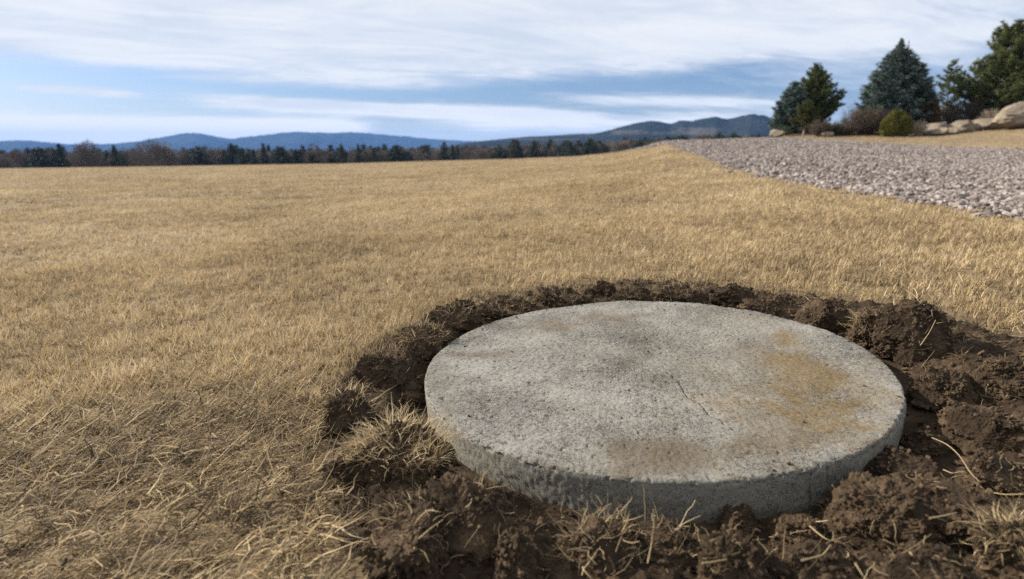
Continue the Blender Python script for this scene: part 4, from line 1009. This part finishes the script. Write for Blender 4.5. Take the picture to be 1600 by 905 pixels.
kinds = {'pointed': [dark_geo(10, 2.7, 101, PT), dark_geo(10, 2.3, 102, PT)], 'broad': [dark_geo(10, 3.6, 103, BR, 140), dark_geo(10, 4.4, 104, BR, 140)],
         'bare': [bare_geo(10, 4.0, 111), bare_geo(10, 4.6, 112), bare_geo(10, 3.4, 113)], 'dome': [dome_geo(10, 5.2, 115), dome_geo(10, 4.6, 116)]}
_cache = {}
def wood_tree(px, ytop, depth, kind, hw, label, v=0):
    P = place(px, 240, depth); zt = top_z(ytop, P); Ht = zt - P[2]; m = px_m(P)
    bare = kind in ('bare', 'dome'); V, F, A = kinds[kind][v % len(kinds[kind])]
    nm = 'bare_tree' if bare else 'evergreen_tree'
    root = empty(nm, tuple(P), label, 'bare tree' if bare else 'evergreen tree', 'trees of the distant wood')
    key = (kind, v % len(kinds[kind]))
    if key not in _cache:
        c = mk('crown', V, F, M_TWIG if bare else M_DARK, root, False, {'tint': A}); t = Acc(); tube(t, [(0, 0, -1), (0.05, 0, 2), (0, 0, 5)], [0.22, 0.18, 0.1], 6); tr = t.build('trunk', M_BARK, root, True); _cache[key] = (c, tr)
    else:
        for q in _cache[key]: cc = q.copy(); COL.objects.link(cc); cc.parent = root
    R0 = np.percentile(np.hypot(V[:, 0], V[:, 1]), 97); s = hw * m / R0; root.scale = (s, s, Ht / 10); root.rotation_euler.z = px * 0.37
    return root
for a in [(30, 234, 235, 'bare', 14, 'slim bare tree at the left end of the distant wood'), (62, 233, 225, 'broad', 22, 'broad dark evergreen near the left end of the distant wood'),
          (94, 226, 230, 'pointed', 11, 'dark pointed evergreen standing above its neighbours at far left'), (136, 215, 235, 'dome', 21, 'bare rounded tree rising over the wood between two far left evergreens'),
          (179, 228, 228, 'pointed', 12, 'dark pointed evergreen left of the big bare dome tree'), (240, 214, 240, 'dome', 34, 'widest bare dome shaped tree under the peak of the mountain'),
          (310, 231, 230, 'broad', 20, 'broad dark evergreen right of the big bare dome tree'), (350, 235, 228, 'broad', 10, 'small dark evergreen right of the broad one near the mountain gap'),
          (378, 233, 232, 'pointed', 10, 'dark evergreen, left of a close pair below the long blue ridge'), (396, 234, 229, 'pointed', 9, 'dark evergreen, right of a close pair below the long blue ridge'),
          (412, 225, 236, 'pointed', 9, 'tall narrow evergreen next to the close pair'), (440, 231, 233, 'broad', 18, 'wide dark evergreen right of the tall narrow one'),
          (496, 222, 238, 'bare', 22, 'bare grey tree left of the evergreens in the middle of the wood'), (534, 226, 232, 'pointed', 10, 'pointed dark evergreen right of the bare grey tree'),
          (560, 226, 230, 'pointed', 8, 'narrow evergreen with a thin tip in the middle of the wood'), (584, 231, 228, 'pointed', 9, 'short dark evergreen between the thin tipped and the spreading one'),
          (620, 228, 232, 'broad', 21, 'spreading dark evergreen in the middle of the wood'), (655, 231, 234, 'bare', 16, 'low bare tree right of the spreading evergreen'),
          (693, 232, 228, 'broad', 10, 'small round evergreen, left of a twin at the ridge end'), (707, 227, 232, 'pointed', 9, 'taller evergreen of a twin at the right end of the blue ridge'),
          (745, 226, 240, 'bare', 18, 'bare tree right of the evergreen twin'), (807, 220, 236, 'broad', 13, 'tall broad evergreen, left of the two biggest at right'), (834, 221, 232, 'broad', 13, 'tall broad evergreen, right of the two biggest at right'),
          (868, 222, 232, 'bare', 13, 'bare tree in the gap right of the two biggest evergreens'), (890, 221, 228, 'pointed', 9, 'pointed evergreen left of the last broad one'), (921, 218, 232, 'broad', 15, 'last broad evergreen before the field rises to the gravel'),
          (962, 219, 226, 'bare', 13, 'bare tree low behind the rising field, near the gravel')]:
    wood_tree(*a, v=int(a[0]) % 3)
wa = {'ev': Acc(), 'ba': Acc()}
rw = np.random.default_rng(77)
for k in range(560):
    px = (-240 + 1455 * (k + rw.random()) / 510) if k < 510 else rw.uniform(960, 1200); dep = rw.uniform(238, 330)
    yt = np.interp(px, [-240, 0, 300, 560, 760, 860, 930, 1000, 1040, 1090, 1200], [235, 234, 234, 231, 228, 225.5, 223, 220, 216.5, 215, 213]) + 1.0 + rw.normal(0, 3.2)
    P = place(px, 240, dep); Ht = max(top_z(yt, P) - P[2], 2.0); kd = rw.choice(['pointed', 'broad', 'bare', 'dome'], p=[.06, .27, .40, .27])
    V, F, A = kinds[kd][rw.integers(0, len(kinds[kd]))]; hw = rw.uniform(7, 13) * (1.4 if kd != 'pointed' else 1); s = hw * px_m(P) / np.percentile(np.hypot(V[:, 0], V[:, 1]), 97)
    a = rw.uniform(0, 6.28); c, q = math.cos(a), math.sin(a); W = np.stack([(V[:, 0] * c - V[:, 1] * q) * s, (V[:, 0] * q + V[:, 1] * c) * s, V[:, 2] * Ht / 10], 1) + P
    g = wa['ba' if kd in ('bare', 'dome') else 'ev']
    for f in F: g.add(W, f, A) if f is F[0] else (g.Q if f.shape[1] == 4 else g.T).append(f + g.n - len(W))
tag(wa['ev'].build('distant_evergreen_woods', M_DARK), kind='stuff'); tag(wa['ba'].build('distant_bare_woods', M_TWIG), kind='stuff')
